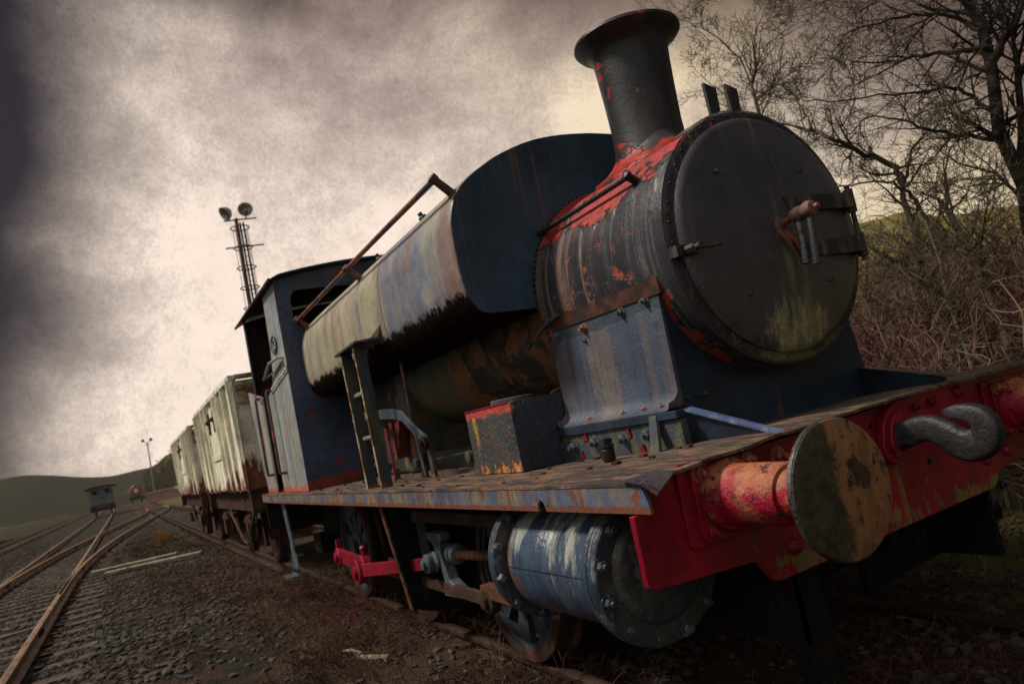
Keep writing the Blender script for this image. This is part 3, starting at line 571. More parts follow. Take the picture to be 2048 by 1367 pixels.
# chimney
CX = -.9915
g = G().lathe((CX, 0, 2.50), (0, 0, 1), [(0.0, .21), (.06, .205), (.12, .192), (.18, .184), (.26, .181), (.45, .187), (.60, .194), (.655, .199), (.685, .210), (.706, .235), (.722, .264), (.742, .281), (.758, .278), (.766, .262), (.768, .235), (.75, .20), (.4, .165)], 72, cap=False)
ch = P('chimney', g, 'chimney')
g = G(); seg = 64; rings = []
for rr, up in ((.187, .118), (.20, .085), (.225, .052), (.262, .030), (.30, .021), (.325, .019), (.33, .0), (.33, -.03)):
    ring = []
    for k in range(seg):
        a = 2*math.pi*k/seg; sq = 1.0+.12*(rr-.19)/.14*abs(math.cos(a)); x = rr*math.cos(a)*sq; y = rr*math.sin(a)*.93
        z = SZ+math.sqrt(max(0.0, (SR-.008)**2-y*y))+up; ring.append(g.bm.verts.new((CX+x, y, z)))
    rings.append(ring)
for A, B_ in zip(rings, rings[1:]):
    for k in range(seg): g.bm.faces.new((A[k], A[(k+1) % seg], B_[(k+1) % seg], B_[k]))
P('chimney_base', g, 'chimney', ch)
# saddle
g = G().prism([(-.56, -.52, 1.155), (-.56, .58, 1.155), (-.56, .64, 1.30), (-.56, .60, 1.60), (-.56, .56, 1.80), (-.56, -.54, 1.86), (-.56, -.548, 1.34)], (-.88, 0, 0))
g.bolt((-.558, -.505, 1.37), (.9, -.3, 0), .011); g.cyl((-.56, -.46, 1.372), (-.50, -.455, 1.374), .008); g.bolt((-.505, -.455, 1.374), (1, 0, 0), .012)
g.bolt((-.56, -.02, 1.27), (1, 0, 0), .012)
P('saddle', g, 'blue')
g = G()
prof = [(-.553, 1.86), (-.556, 1.80), (-.562, 1.50), (-.564, 1.41), (-.572, 1.375), (-.592, 1.355), (-.625, 1.345), (-.628, 1.335), (-.56, 1.33), (-.545, 1.34), (-.543, 1.86)]
def splate(x0, x1):
    r = .035; n = 6; xs = [x0]+[x0+r*(1-math.cos(math.pi/2*k/n)) for k in range(1, n+1)]+[x1-r*(1-math.cos(math.pi/2*k/n)) for k in range(n, -1, -1)]
    rings = []
    for x in xs:
        dd = min(x-x0, x1-x); dz = 0 if dd >= r else r-math.sqrt(max(0, r*r-(r-dd)**2))
        slant = 0
        rings.append([g.bm.verts.new((x+(.012*(1.86-z)/.5 if x < -1 else 0), y, z-(dz if z > 1.75 else -dz*.6 if z < 1.40 else 0))) for y, z in prof])
    for A, B_ in zip(rings, rings[1:]):
        for j in range(len(prof)): g.bm.faces.new((A[j], A[(j+1) % len(prof)], B_[(j+1) % len(prof)], B_[j]))
    g.bm.faces.new(rings[0][::-1]); g.bm.faces.new(rings[-1])
splate(-1.45, -.535)
sp_ = P('saddle_side_plate', g, 'saddle', smooth=.9)
for x, z in ((-1.37, 1.80), (-1.12, 1.79), (-.80, 1.80), (-.62, 1.81), (-1.13, 1.73)):
    g = G().bolt((x, -.556, z), (0, -1, 0), .010 if z < 1.75 else .017); P('plate_bolt', g, 'casting' if x != -1.12 else 'red_worn', sp_)
for x in (-1.18, -.90, -.74, -.62):
    g = G().rivet((x, -.60, 1.362), (0, -.8, .6), .011); P('plate_rivet', g, 'red_worn', sp_)
g = G().prism([(-1.46, -.630, 1.332), (-.50, -.630, 1.332), (-.50, -.630, 1.30), (-1.46, -.630, 1.29)], (0, .06, 0)); P('saddle_flange', g, 'blue', bevel=.003)
g = G().box(-1.46, -.50, -.615, -.58, 1.158, 1.295); fl = P('frame_angle', g, 'frame_rusty')
for x, z in ((-1.33, 1.235), (-1.14, 1.245), (-.90, 1.245), (-.72, 1.25)):
    g = G().bolt((x, -.615, z), (0, -1, -.1), .023); P('frame_bolt', g, 'casting', fl)
for x, z, w_, h_ in ((-1.22, 1.27, .03, .02), (-.86, 1.265, .02, .024), (-.78, 1.19, .024, .02), (-1.28, 1.19, .02, .016), (-1.10, 1.185, .03, .018)):
    g = G().prism([(x-w_, -.618, z-h_), (x+w_*.8, -.622, z-h_*.7), (x+w_*.6, -.628, z+h_), (x-w_*.5, -.62, z+h_*.8)], (0, .012, 0)); P('loose_flake', g, 'redrod', fl)
g = G().prism([(-.675, -.635, 1.325), (-.625, -.635, 1.325), (-.565, -.705, 1.163), (-.625, -.705, 1.163)], (0, .018, 0)); g.box(-.635, -.555, -.75, -.70, 1.160, 1.175)
P('angle_bracket', g, 'frame_rusty', bevel=.002)
g = G().prism([(-.50, -.56, 1.325), (-.50, -.53, 1.168), (-.07, -.53, 1.178), (-.09, -.545, 1.188)], (0, .02, 0)); br = P('triangular_brace', g, 'blue')
g = G().prism([(-.50, -.585, 1.322), (-.50, -.545, 1.328), (-.06, -.520, 1.190), (-.07, -.545, 1.182)], (0, 0, .008)); P('brace_flange', g, 'bright_blue', br)
g = G().prism([(-.56, .60, 1.335), (-.56, .60, 1.19), (-.03, .42, 1.225), (-.03, .42, 1.236)], (0, -.02, 0)); br = P('triangular_brace', g, 'blue')
g = G().prism([(-.60, .59, 1.338), (-.60, .64, 1.338), (-.02, .45, 1.238), (-.02, .40, 1.238)], (0, 0, .008)); P('brace_flange', g, 'steel', br)
# lubricator on footplate
g = G().lathe((-.80, -.79, 1.162), (0, 0, 1), [(0, .012), (.01, .024), (.02, .030), (.06, .031), (.065, .026), (.07, .032), (.082, .033), (.085, .02), (.11, .018)], 16); g.box(-.82, -.78, -.81, -.77, 1.25, 1.268); P('oil_cup', g, 'hook')
# handrail on smokebox
g = G().tube([(-1.47, -.475, 2.375), (-1.1, -.475, 2.375), (-.65, -.475, 2.378)], .0125, 12); hr = P('smokebox_handrail', g, 'black_rail')
for x in (-.645, -1.44):
    g = G().lathe((x, -.412, 2.335), (0, -.84, .54), [(0, .024), (.01, .024), (.02, .020), (.07, .019), (.085, .024), (.098, .022), (.105, .008)], 16); P('handrail_pillar', g, 'black_rail', hr)
# small pipe beside smokebox
g = G().tube([(-1.62, -.60, 1.79), (-1.50, -.60, 1.83), (-1.38, -.585, 1.885), (-1.30, -.575, 1.90)], [.012, .012, .010, .009], 8)
for k in range(7): g.lathe((-1.6+.03*random.random(), -.60-.02*random.random(), 1.77+.06*random.random()), (random.random()-.5, -1, random.random()-.5), [(0, .004), (.006, .012), (.016, .012), (.02, .004)], 7)
P('corroded_pipe', g, 'frame_rusty')
# ---- saddle tank
half = [(-.55, 1.975), (-.80, 1.978), (-.90, 1.99), (-.945, 2.035), (-.975, 2.10), (-.992, 2.20), (-.994, 2.38), (-.982, 2.50), (-.93, 2.62), (-.84, 2.705), (-.73, 2.775), (-.61, 2.838), (-.41, 2.908), (-.205, 2.942), (0, 2.952)]
def smoothp(p, n=4):
    out = []
    for i in range(len(p)-1):
        p0 = Vector(p[max(i-1, 0)]); p1 = Vector(p[i]); p2 = Vector(p[i+1]); p3 = Vector(p[min(i+2, len(p)-1)])
        for k in range(n):
            t = k/n; out.append(0.5*((2*p1)+(p2-p0)*t+(2*p0-5*p1+4*p2-p3)*t*t+(3*p1-p0-3*p2+p3)*t*t*t))
    out.append(Vector(p[-1])); return [(v.x, v.y) for v in out]
hs = smoothp(half); full = hs+[(-y, z) for y, z in hs[-2::-1]]
def tank_ring(g, x, k=1.0):
    return [g.bm.verts.new((x, y*k, 2.3+(z-2.3)*k)) for y, z in full]
g = G(); XR = -5.09; xs = [-1.475, -1.492]+list(np.linspace(-1.52, XR, 26))
rs = [tank_ring(g, x, .994 if i == 0 else 1.0) for i, x in enumerate(xs)]
for A, B_ in zip(rs, rs[1:]):
    for j in range(len(full)): g.bm.faces.new((A[j], A[(j+1) % len(full)], B_[(j+1) % len(full)], B_[j]))
g.bm.faces.new(rs[-1])
tk = P('saddle_tank', g, 'tank')
g = G(); a = tank_ring(g, -1.468, .993); b = tank_ring(g, -1.4755, .997)
for j in range(len(full)): g.bm.faces.new((a[j], a[(j+1) % len(full)], b[(j+1) % len(full)], b[j]))
g.bm.faces.new(a); g.bm.faces.new(b[::-1])
P('tank_front_plate', g, 'tank_front', tk)
for x in (-2.72, -3.95):        # lapped seams
    g = G(); a = tank_ring(g, x, 1.003); b = tank_ring(g, x-.012, 1.003)
    for j in range(len(full)): g.bm.faces.new((a[j], a[(j+1) % len(full)], b[(j+1) % len(full)], b[j]))
    P('tank_seam', g, 'tank', tk)
g = G().lathe((-3.3, -.12, 2.93), (0, 0, 1), [(0, .20), (.05, .20), (.06, .22), (.085, .22), (.10, .17), (.105, 0.01)], 28); P('filler_lid', g, 'blue', tk)
for x, y, z in ((-2.25, -.78, 2.735), (-3.15, -.78, 2.735)):
    g = G().lathe((x, y, z), (0, -.5, .86), [(0, .028), (.02, .028), (.03, .015), (.05, .015)], 10); P('lifting_eye', g, 'blue', tk)
# tank handrail
g = G().tube([(-1.50, -1.005, 2.715), (-2.4, -1.01, 2.713), (-3.25, -1.01, 2.712), (-5.03, -1.01, 2.70)], .0165, 12); hr = P('tank_handrail', g, 'rail_handle')
for x in (-1.515, -3.25, -5.0):
    g = G().lathe((x, -.915, 2.632), (0, -.74, .67), [(0, .034), (.008, .034), (.012, .024), (.105, .022), (.12, .028), (.145, .028), (.15, .01)], 16); P('handrail_pillar', g, 'rail_handle', hr)
# ---- boiler
g = G().lathe((-1.46, 0, 1.98), (-1, 0, 0), [(0, .50), (.9, .50), (.905, .512), (.96, .512), (.965, .50), (1.85, .50), (1.86, .512), (1.92, .512), (1.93, .50), (2.6, .50), (3.65, .50)], 72)
P('boiler', g, 'boiler')
g = G().box(-5.09, -3.9, -.54, .54, 1.16, 2.0); P('firebox', g, 'boiler', bevel=.04)
g = G().box(-5.0, -1.45, -.46, -.43, 1.164, 1.30); g.box(-5.0, -1.45, .43, .46, 1.164, 1.30); P('upper_frame', g, 'dark')
# ---- footplate, valance
g = G(); xs = list(np.linspace(-7.24, -1.0, 60))+list(np.linspace(-.9, 0.0, 16)); ys = list(np.linspace(-1.225, 1.225, 44)); random.seed(5)
def fz(x, y):
    f = max(0.0, min(1.0, (x+1.4)/1.4)); f = f*f*(3-2*f); u = max(0.0, min(1.0, (y+1.22)/1.7))
    z = 1.160+f*.060*(u*(2-u)); e = 0
    if x > -.06: e = .006*mnoise.noise(Vector((y*9, x*30, 0)))+.004*mnoise.noise(Vector((y*31, 0, 4)))
    return z+e+.0022*mnoise.noise(Vector((x*7, y*7, 1)))
def fx(x, y): return x+(.012*mnoise.noise(Vector((y*7, 3, 0)))+.006*mnoise.noise(Vector((y*25, 3, 0))) if x > -.01 else 0)
top = [[g.bm.verts.new((fx(x, y), y, fz(x, y))) for y in ys] for x in xs]; bot = [[g.bm.verts.new((fx(x, y), y, fz(x, y)-.011)) for y in ys] for x in xs]
for i in range(len(xs)-1):
    for j in range(len(ys)-1):
        g.bm.faces.new((top[i][j], top[i+1][j], top[i+1][j+1], top[i][j+1])); g.bm.faces.new((bot[i][j], bot[i][j+1], bot[i+1][j+1], bot[i+1][j]))
for i in range(len(xs)-1):
    g.bm.faces.new((top[i][0], bot[i][0], bot[i+1][0], top[i+1][0])); g.bm.faces.new((top[i][-1], top[i+1][-1], bot[i+1][-1], bot[i][-1]))
for j in range(len(ys)-1):
    g.bm.faces.new((top[-1][j], bot[-1][j], bot[-1][j+1], top[-1][j+1])); g.bm.faces.new((top[0][j], top[0][j+1], bot[0][j+1], bot[0][j]))
fp = P('footplate', g, 'foot', smooth=.7)
g = G().prism([(-.10, -1.238, 1.166), (.0, -1.238, 1.158), (.045, -1.215, 1.118), (.01, -1.10, 1.168), (-.06, -1.12, 1.176)], (0, 0, .005)); P('bent_corner', g, 'steel', fp)
vp = [(-7.24, 1.150), (-7.24, 1.072), (-6.9, 1.066)]+[(x, 1.062) for x in (-4.0, -2.0)]+[(-.71, 1.062), (-.71, 1.085), (-.69, 1.105), (-.665, 1.10), (-.655, 1.08), (-.65, 1.062)]+[(.005, 1.062), (.0, 1.10), (-.02, 1.148)]
g = G().prism([(x, -1.222, z) for x, z in vp], (0, .012, 0)); va = P('valance', g, 'valance')
g = G().prism([(x, 1.21, z) for x, z in vp], (0, .012, 0)); P('valance', g, 'valance')
g = G().box(-7.24, -7.20, -1.2, 1.2, .75, 1.15); P('rear_buffer_beam', g, 'dark')
for s in (-1, 1):
    g = G().cyl((-7.24, s*.865, 1.05), (-7.55, s*.865, 1.05), .09); g.lathe((-7.55, s*.865, 1.05), (-1, 0, 0), [(0, .05), (.03, .19), (.05, .19), (.06, .01)], 28); P('rear_buffer', g, 'dark')
# ---- front buffer beam
bp = [(-1.205, 1.146), (-1.205, 1.057), (-1.238, 1.057), (-1.238, .850), (-1.232, .832), (-1.216, .822), (-1.195, .818), (-.80, .797), (-.775, .788), (-.755, .765), (-.735, .735), (-.715, .712), (-.69, .706), (.60, .735), (.63, .745), (.66, .78), (.70, .80), (1.19, .83), (1.238, .86), (1.238, 1.205), (.4, 1.205), (-.3, 1.178), (-.65, 1.168)]
g = G().prism([(-.068, y, z) for y, z in bp], (-.028, 0, 0)); bb = P('buffer_beam', g, 'red', bevel=.004)
for y, z, r in ((-.60, .80, .026), (.37, 1.155, .013), (.52, 1.165, .024), (.60, .86, .024), (.76, .865, .022), (-.45, .80, .02), (.95, .86, .022)):
    g = G().rivet((-.068, y, z), (1, 0, 0), r*1.15); P('beam_rivet', g, 'redrod', bb)
for y, z in ((-.58, 1.115), (.06, 1.155), (.22, 1.150), (.33, 1.15)):
    g = G().bolt((-.068, y, z), (1, 0, 0), .016 if y > 0 else .024); P('beam_bolt', g, 'redrod' if y > 0 else 'red_worn', bb)
for y, z in ((-.06, 1.125), (.23, .925)):
    g = G().cyl((-.069, y, z), (-.066, y, z), .012); P('bolt_hole', g, 'dark', bb)
def buffer(s):
    c = Vector((-.068, s*.863, 1.045)); nm = P('buffer', G().lathe(c+Vector((.03, 0, 0)), (1, 0, 0), [(0, .122), (.022, .122), (.030, .118), (.034, .106), (.05, .100), (.27, .096), (.28, .090)], 48), 'red_worn')
    g = G()
    for i, (w_, h_) in enumerate(((.335, .275), (.285, .25))):
        pts = rpoly(c.y-(.02 if i == 0 else 0)*1.0, c.z-.005, w_, h_, .02); g.prism([(-.067+i*.015, y, z) for y, z in pts], (.0155, 0, 0))
    P('mounting_plate', g, 'red', nm, bevel=.003)
    for dy, dz in ((-.113, .093), (.113, .093), (-.113, -.098), (.113, -.098)):
        P('plate_bolt', G().bolt(c+Vector((.030, dy, dz)), (1, 0, 0), .019, True), 'red_worn', nm)
    for a in (40, 140, 180, 220, 320, 0):
        P('flange_bolt', G().bolt(c+Vector((.056, .108*math.cos(R_(a)), .108*math.sin(R_(a)))), (1, 0, 0), .009), 'redrod', nm)
    P('plunger', G().cyl(c+Vector((.30, 0, .0)), c+Vector((.45, 0, .005)), .078, .074, 32), 'red_worn', nm)
    h = Vector((.405, c.y, 1.056)); P('buffer_head', G().lathe(h, (1, 0, 0), [(-.02, .06), (-.008, .12), (0, .190), (.006, .1985), (.016, .2), (.022, .197), (.028, .18), (.034, .12), (.037, .06), (.038, .002)], 72), 'bufhead', nm)
    P('head_rim', G().lathe(h, (1, 0, 0), [(.002, .1985), (.004, .2015), (.017, .2015), (.019, .199)], 72, cap=False, closed=True), 'steel', nm)
for s in (-1, 1): buffer(s)
# ---- hook
g = G()
hp = [(-.02, 1.06), (.03, 1.075), (.08, 1.088), (.13, 1.085), (.18, 1.055), (.225, 1.020), (.275, 1.015), (.315, 1.040), (.325, 1.085), (.30, 1.120), (.255, 1.135), (.20, 1.138), (.18, 1.134)]
hw = [.050, .050, .049, .049, .052, .056, .058, .056, .048, .039, .030, .019, .006]
hp2 = smoothp(hp, 4); hw2 = [hw[min(i//4, len(hw)-1)]+(hw[min(i//4+1, len(hw)-1)]-hw[min(i//4, len(hw)-1)])*((i % 4)/4) for i in range(len(hp2))]
seg = 16; rings = []
for i, (x, z) in enumerate(hp2):
    a = Vector(hp2[max(i-1, 0)]); b = Vector(hp2[min(i+1, len(hp2)-1)]); t = (b-a).normalized(); n = Vector((-t.y, t.x)); ring = []
    for k in range(seg):
        c_, s_ = math.cos(2*math.pi*k/seg), math.sin(2*math.pi*k/seg); e = .6; cx = math.copysign(abs(c_)**e, c_); sy = math.copysign(abs(s_)**e, s_)
        ring.append(g.bm.verts.new((x+n.x*cx*hw2[i], .02+sy*.030*min(1, hw2[i]/.03), z+n.y*cx*hw2[i])))
    rings.append(ring)
for A, B_ in zip(rings, rings[1:]):
    for k in range(seg): g.bm.faces.new((A[k], A[(k+1) % seg], B_[(k+1) % seg], B_[k]))
g.bm.faces.new(rings[0][::-1]); g.bm.faces.new(rings[-1])
hk = P('coupling_hook', g, 'hook', smooth=1.2)
g = G(); dia = []
for k in range(32):
    a = 2*math.pi*k/32; r = .075+.045*abs(math.cos(a-R_(65)))**3; dia.append((.03+r*math.cos(a), 1.075+r*math.sin(a)))
g.prism([(-.067, y, z) for y, z in dia], (.035, 0, 0)); g.prism([(-.033, .03+(y-.03)*.72, 1.075+(z-1.075)*.72) for y, z in dia], (.02, 0, 0))
P('hook_plate', g, 'redrod', hk, bevel=.006)
for dy, dz in ((.045, .095), (-.045, -.095)): P('plate_bolt', G().bolt((-.032, .03+dy*.8, 1.075+dz*.8), (1, 0, 0), .014, False), 'redrod', hk)
# ---- guard iron and inside frames
g = G().prism([(-.10, -.69, .72), (-.10, -.49, .72), (-.10, -.44, .10), (-.10, -.52, .06), (-.10, -.60, .16), (-.10, -.64, .33)], (-.03, 0, 0)); g.bolt((-.099, -.55, .26), (1, 0, 0), .012); P('guard_iron', g, 'dark', bevel=.004)
g = G().prism([(-.40, .10, .80), (-.40, 1.15, .80), (-.40, 1.15, .47), (-.40, .10, .40)], (-.03, 0, 0)); P('dark_infill_plate', g, 'dark')  # made-up dark plate, fills the black area below the beam's right half
for s in (-1, 1):
    g = G().box(-7.2, -.10, s*.60-.015, s*.60+.015, .45, 1.14); P('main_frame', g, 'dark')
for xa, xb, za in ((-.9, -.5, .5), (-3.2, -2.99, .5), (-6.9, -6.5, .42)): P('frame_stretcher', G().box(xa, xb, -.58, .58, za, 1.1), 'dark')
# ---- cylinders
def cylinder(s):
    y = s*.972; z = .807; R0 = .236; x1, x2 = -.393, -1.213
    c = P('cylinder', G().lathe((x2, y, z), (1, 0, 0), [(0, R0-.03), (.05, R0-.028), (.09, R0-.004), (.10, R0), (.445, R0), (.45, R0-.003), (.455, R0-.003), (.46, R0), (.80, R0+.001), (.815, R0-.01)], 72), 'cyl')
    def fl(x, d, R, t):
        return G().lathe((x, y, z), (d, 0, 0), [(0, R*.5), (0, R-.01), (.006, R), (t*.45, R), (t*.48, R-.004), (t*.54, R-.004), (t*.57, R), (t-.006, R), (t, R-.006), (t, R*.5)], 72, cap=False)
    P('cylinder_flange', fl(x1-.045, 1, .279, .055), 'cylfl', c)
    P('cylinder_flange', fl(x2-.02, 1, .277, .05), 'cylfl', c)
    P('cylinder_cover', G().lathe((x1+.008, y, z), (1, 0, 0), [(0, .275), (.008, .275), (.014, .268), (.016, .20), (.034, .185), (.04, .17), (.045, .06), (.075, .05), (.08, .03)], 56), 'cylfl', c)
    for k in range(12):
        a = R_(15+30*k); q = Vector((0, math.cos(a)*.245, math.sin(a)*.245))
        P('cylinder_bolt', G().bolt(Vector((x1+.022, y, z))+q, (1, 0, 0), .021), 'cylfl', c)
    for k in range(12):
        a = R_(10+30*k); q = Vector((x2+.03, y+math.cos(a)*.257, z+math.sin(a)*.257))
        P('cylinder_nut', G().lathe(q, (1, 0, 0), [(0, .021), (.026, .021), (.030, .016)], 6 if k % 2 else 4), 'cylfl', c)
    g = G().tube([(x2+.11, y+s*.2345, z+.006), (x1-.05, y+s*.2345, z+.006)], .003, 6); P('cladding_joint', g, 'dark', c)
    return c
for s in (-1, 1): cylinder(s)
g = G().box(-1.2, -.45, -.80, .80, .62, 1.0); P('valve_chest', g, 'dark')
# ---- motion
ym = -.955
P('piston_rod', G().cyl((-1.2, ym, .765), (-2.42, ym, .72), .030, seg=20), 'rusty')
g = G().lathe((-1.215, ym, .79), (-1, 0, 0), [(0, .11), (.03, .11), (.035, .06), (.13, .055)], 24); P('gland', g, 'rusty')
g = G().box(-2.95, -1.22, ym-.03, ym+.04, .905, .975); sb1 = P('slide_bar', g, 'wunder', bevel=.004)
g = G().box(-2.0, -1.25, ym-.035, ym+.035, .515, .585); P('slide_bar', g, 'rusty', bevel=.004)
cr = [(-2.74, .84), (-2.51, .84), (-2.50, .80), (-2.535, .775), (-2.545, .72), (-2.52, .64), (-2.48, .56), (-2.36, .515), (-2.345, .465), (-2.60, .455), (-2.615, .50), (-2.565, .55), (-2.585, .62), (-2.63, .70), (-2.66, .77), (-2.745, .80)]
g = G().prism([(x, -.975, z) for x, z in cr], (0, .07, 0)); xh = P('crosshead', g, 'casting', bevel=.007)
g = G().lathe((-2.64, -.975, .665), (0, -1, 0), [(0, .062), (.012, .066), (.02, .055), (.026, .040), (.05, .038), (.055, .030), (.07, .028), (.074, .012)], 20)
P('crosshead_pin', g, 'casting', xh)
g = G().lathe((-2.28, ym, .725), (-1, 0, 0), [(0, .035), (.01, .055), (.04, .060), (.045, .052), (.06, .052), (.065, .062), (.10, .058), (.11, .04)], 24); P('piston_collar', g, 'casting', xh)
# motion bracket
g = G().prism([(-2.97, -1.165, 1.06), (-2.97, -.62, 1.06), (-2.97, -.62, .30), (-2.97, -.86, .285), (-2.97, -.95, .31), (-2.97, -1.075, .36)], (-.022, 0, 0)); mb = P('motion_bracket', g, 'dark')
g = G().prism([(-2.955, -1.170, 1.06), (-2.955, -1.158, 1.06), (-2.955, -1.068, .36), (-2.955, -1.080, .355)], (-.055, 0, 0)); P('bracket_edge', g, 'rusty', mb)
g = G().box(-2.96, -2.93, -.95, -.90, .55, .98); P('bracket_rib', g, 'casting', mb)
# rods
ROD = -.945
def rodshape(x0, x1, z0, z1, h0, h1, y, t, name, mat):
    g = G().prism([(x0, y, z0+h0), (x1, y, z1+h1), (x1, y, z1-h1), (x0, y, z0-h0)], (0, -t, 0)); return P(name, g, mat, bevel=.005)
cr_ = rodshape(-5.06, -4.40, .53, .52, .066, .052, ROD, .035, 'coupling_rod', 'redrod')
def boss(x, z, r, y, t, par, mat='redrod', nm='rod_bearing'):
    g = G().lathe((x, y+.01, z), (0, -1, 0), [(0, r), (t, r), (t+.006, r-.008), (t+.007, r*.55), (t+.03, r*.5), (t+.034, r*.3)], 28); return P(nm, g, mat, par)
boss(-5.12, .53, .085, ROD, .055, cr_); boss(-4.32, .50, .095, ROD-.005, .06, cr_)
P('oil_cup', G().box(-5.14, -5.10, ROD-.045, ROD+.0, .60, .68), 'redrod', cr_); g = G().lathe((-4.32, ROD-.02, .585), (0, 0, 1), [(0, .03), (.05, .028), (.07, .032), (.085, .02)], 14); P('oil_cup', g, 'redrod', cr_)
g = G().prism([(-4.26, ROD-.01, .54), (-3.5, ROD-.01, .545), (-3.5, ROD-.01, .485), (-4.26, ROD-.01, .47)], (0, -.03, 0)); P('rear_rod_section', g, 'redrod', cr_, bevel=.004)
co = rodshape(-4.28, -2.70, .485, .655, .052, .038, ROD-.055, .03, 'connecting_rod', 'redrod')
boss(-4.32, .475, .10, ROD-.05, .065, co); boss(-2.66, .66, .06, ROD-.05, .05, co, 'casting')
cr2 = rodshape(-3.5, -1.95, .515, .50, .033, .036, ROD, .032, 'coupling_rod', 'wunder'); boss(-1.95, .50, .07, ROD, .05, cr2, 'wunder')
# wheels
def wheel(x, s, zc=.585):
    y = s*.70; r = .465
    g = G().lathe((x, y, zc), (0, s, 0), [(.0, .13), (.085, .13), (.10, .115), (.105, .07), (.13, .065), (.135, .02)], 32)
    n = 9
    for k in range(n):
        a = 2*math.pi*k/n+.3; c0, s0 = math.cos(a), math.sin(a); pv = Vector((-s0, 0, c0)); d = Vector((c0, 0, s0)); o = Vector((x, y+s*.03, zc))
        q = [o+d*.09+pv*.05, o+d*.20+pv*.045, o+d*.39+pv*.075, o+d*.39-pv*.075, o+d*.20-pv*.045, o+d*.09-pv*.05]; g.prism(q, (0, s*.04, 0))
    g.lathe((x, y, zc), (0, s, 0), [(.01, .372), (.01, .405), (.09, .405), (.09, .372)], 56, cap=False, closed=True)
    a0, a1 = R_(60), R_(150); arc = [(x+.385*math.cos(a0+(a1-a0)*k/12), zc+.385*math.sin(a0+(a1-a0)*k/12)) for k in range(13)]; g.prism([(q[0], y+s*.02, q[1]) for q in arc], (0, s*.06, 0))
    g.prism([(x-.09, y+s*.09, zc+.05), (x+.09, y+s*.09, zc+.05), (x+.07, y+s*.09, zc-.16), (x-.07, y+s*.09, zc-.16)], (0, s*.05, 0))
    w = P('driving_wheel', g, 'wheel', bevel=.003)
    g = G().lathe((x, y, zc), (0, s, 0), [(-.035, .40), (-.035, .49), (-.02, .497), (-.005, .485), (.0, .468), (.10, .463), (.105, .455), (.105, .402)], 64, cap=False, closed=True); P('wheel_tyre', g, 'wunder', w)
    g = G().cyl((x, y+s*.1, .50), (x, y+s*.22, .50), .04); P('crank_pin', g, 'steel', w)
for x in (-1.95, -3.55, -5.17):
    for s in (-1, 1): wheel(x, s)
    P('axle', G().cyl((x, -.7, .585), (x, .7, .585), .07), 'dark')
for x in (-5.62, -4.66, -3.0-.03):
    g = G().prism([(x, -.80, 1.05), (x+.03, -.80, 1.05), (x+.06, -.80, .45), (x+.03, -.80, .40)], (0, .06, 0)); P('brake_hanger', g, 'dark')
# step below cab
g = G().tube([(-6.40, -1.16, 1.06), (-6.36, -1.16, .84), (-6.33, -1.16, .70)], .001, 4) if False else G().prism([(-6.52, -1.16, 1.06), (-6.34, -1.16, 1.06), (-6.22, -1.16, .66), (-6.22, -1.16, .54), (-5.98, -1.20, .42), (-5.98, -1.20, .34), (-6.30, -1.20, .34), (-6.30, -1.18, .44), (-6.36, -1.16, .56), (-6.38, -1.16, .66)], (0, .014, 0))
st = P('cab_step', g, 'casting')
g = G().box(-6.28, -5.96, -1.30, -1.19, .335, .347); P('step_tread', g, 'casting', st)
for k in range(3): P('tread_hole', G().cyl((-6.20+.08*k, -1.203, .385), (-6.20+.08*k, -1.198, .385), .018, seg=10), 'dark', st)
g = G().cyl((-7.1, -1.05, .42), (-6.2, -1.05, .50), .012); P('brake_rod', g, 'dark')
g = G().box(-6.95, -6.6, -.8, -.2, .42, .62) ; P('ash_box', g, 'dark', bevel=.01)
# ---- toolbox
x0, x1, y0, y1, z0, z1 = -2.01, -1.453, -.872, -.503, 1.163, 1.517
g = G().prism([(x0, y0, z0), (x1, y0, z0), (x1, y0, z1), (x0, y0, z1)], (0, .012, 0)); g.box(x0, x0+.012, y0+.0125, y1, z0, z1); g.box(x0+.0125, x1-.002, y1-.012, y1, z0, z1-.001); g.box(x0+.0125, x1-.013, y0+.0125, y1-.0125, z1-.016, z1-.003)
tb = P('sandbox', g, 'toolbox_side', bevel=.004)
g = G().box(x1-.0118, x1+.002, y0+.001, y1, z0, z1+.001); P('sandbox_front', g, 'toolbox_front', tb, bevel=.003)
g = G().box(x0-.002, x1-.012, y0-.004, y0+.004, z1-.003, z1+.005); P('sandbox_edge', g, 'redrod', tb)
g = G().lathe((-1.80, -.66, z1-.003), (0, 0, 1), [(0, .13), (.028, .13), (.034, .125), (.036, .02)], 36); P('sandbox_lid', g, 'frame_rusty', tb)
g = G().tube([(-1.55, -.56, z1+.006), (-1.50, -.545, z1+.022), (-1.47, -.53, z1+.012)], .009, 6); P('lid_hinge', g, 'rusty', tb)
# ---- ladder to the tank
LD = thing_ = P('tank_ladder', G().prism([(-3.36, -1.18, 2.105), (-2.83, -1.18, 2.115), (-2.78, -1.00, 2.118), (-3.22, -.985, 2.108)], (0, 0, .014)), 'ladder')
for x in (-3.24, -2.92):
    g = G().prism([(x, -1.165, 2.105), (x, -1.085, 2.105), (x+.07, -1.09, 1.163), (x+.07, -1.165, 1.163)], (-.012, 0, 0)); sti = P('ladder_stile', g, 'ladder', LD)
    g = G().prism([(x+.004, -1.168, 2.105), (x+.004, -1.162, 2.105), (x+.074, -1.162, 1.163), (x+.074, -1.168, 1.163)], (-.02, 0, 0)); P('stile_edge', g, 'wagon_red', sti)
for z in (1.80, 1.50):
    xx = .07*(2.105-z)/.94; P('ladder_rung', G().cyl((-3.245+xx, -1.12, z), (-2.925+xx, -1.12, z), .016, seg=10), 'stick', LD)
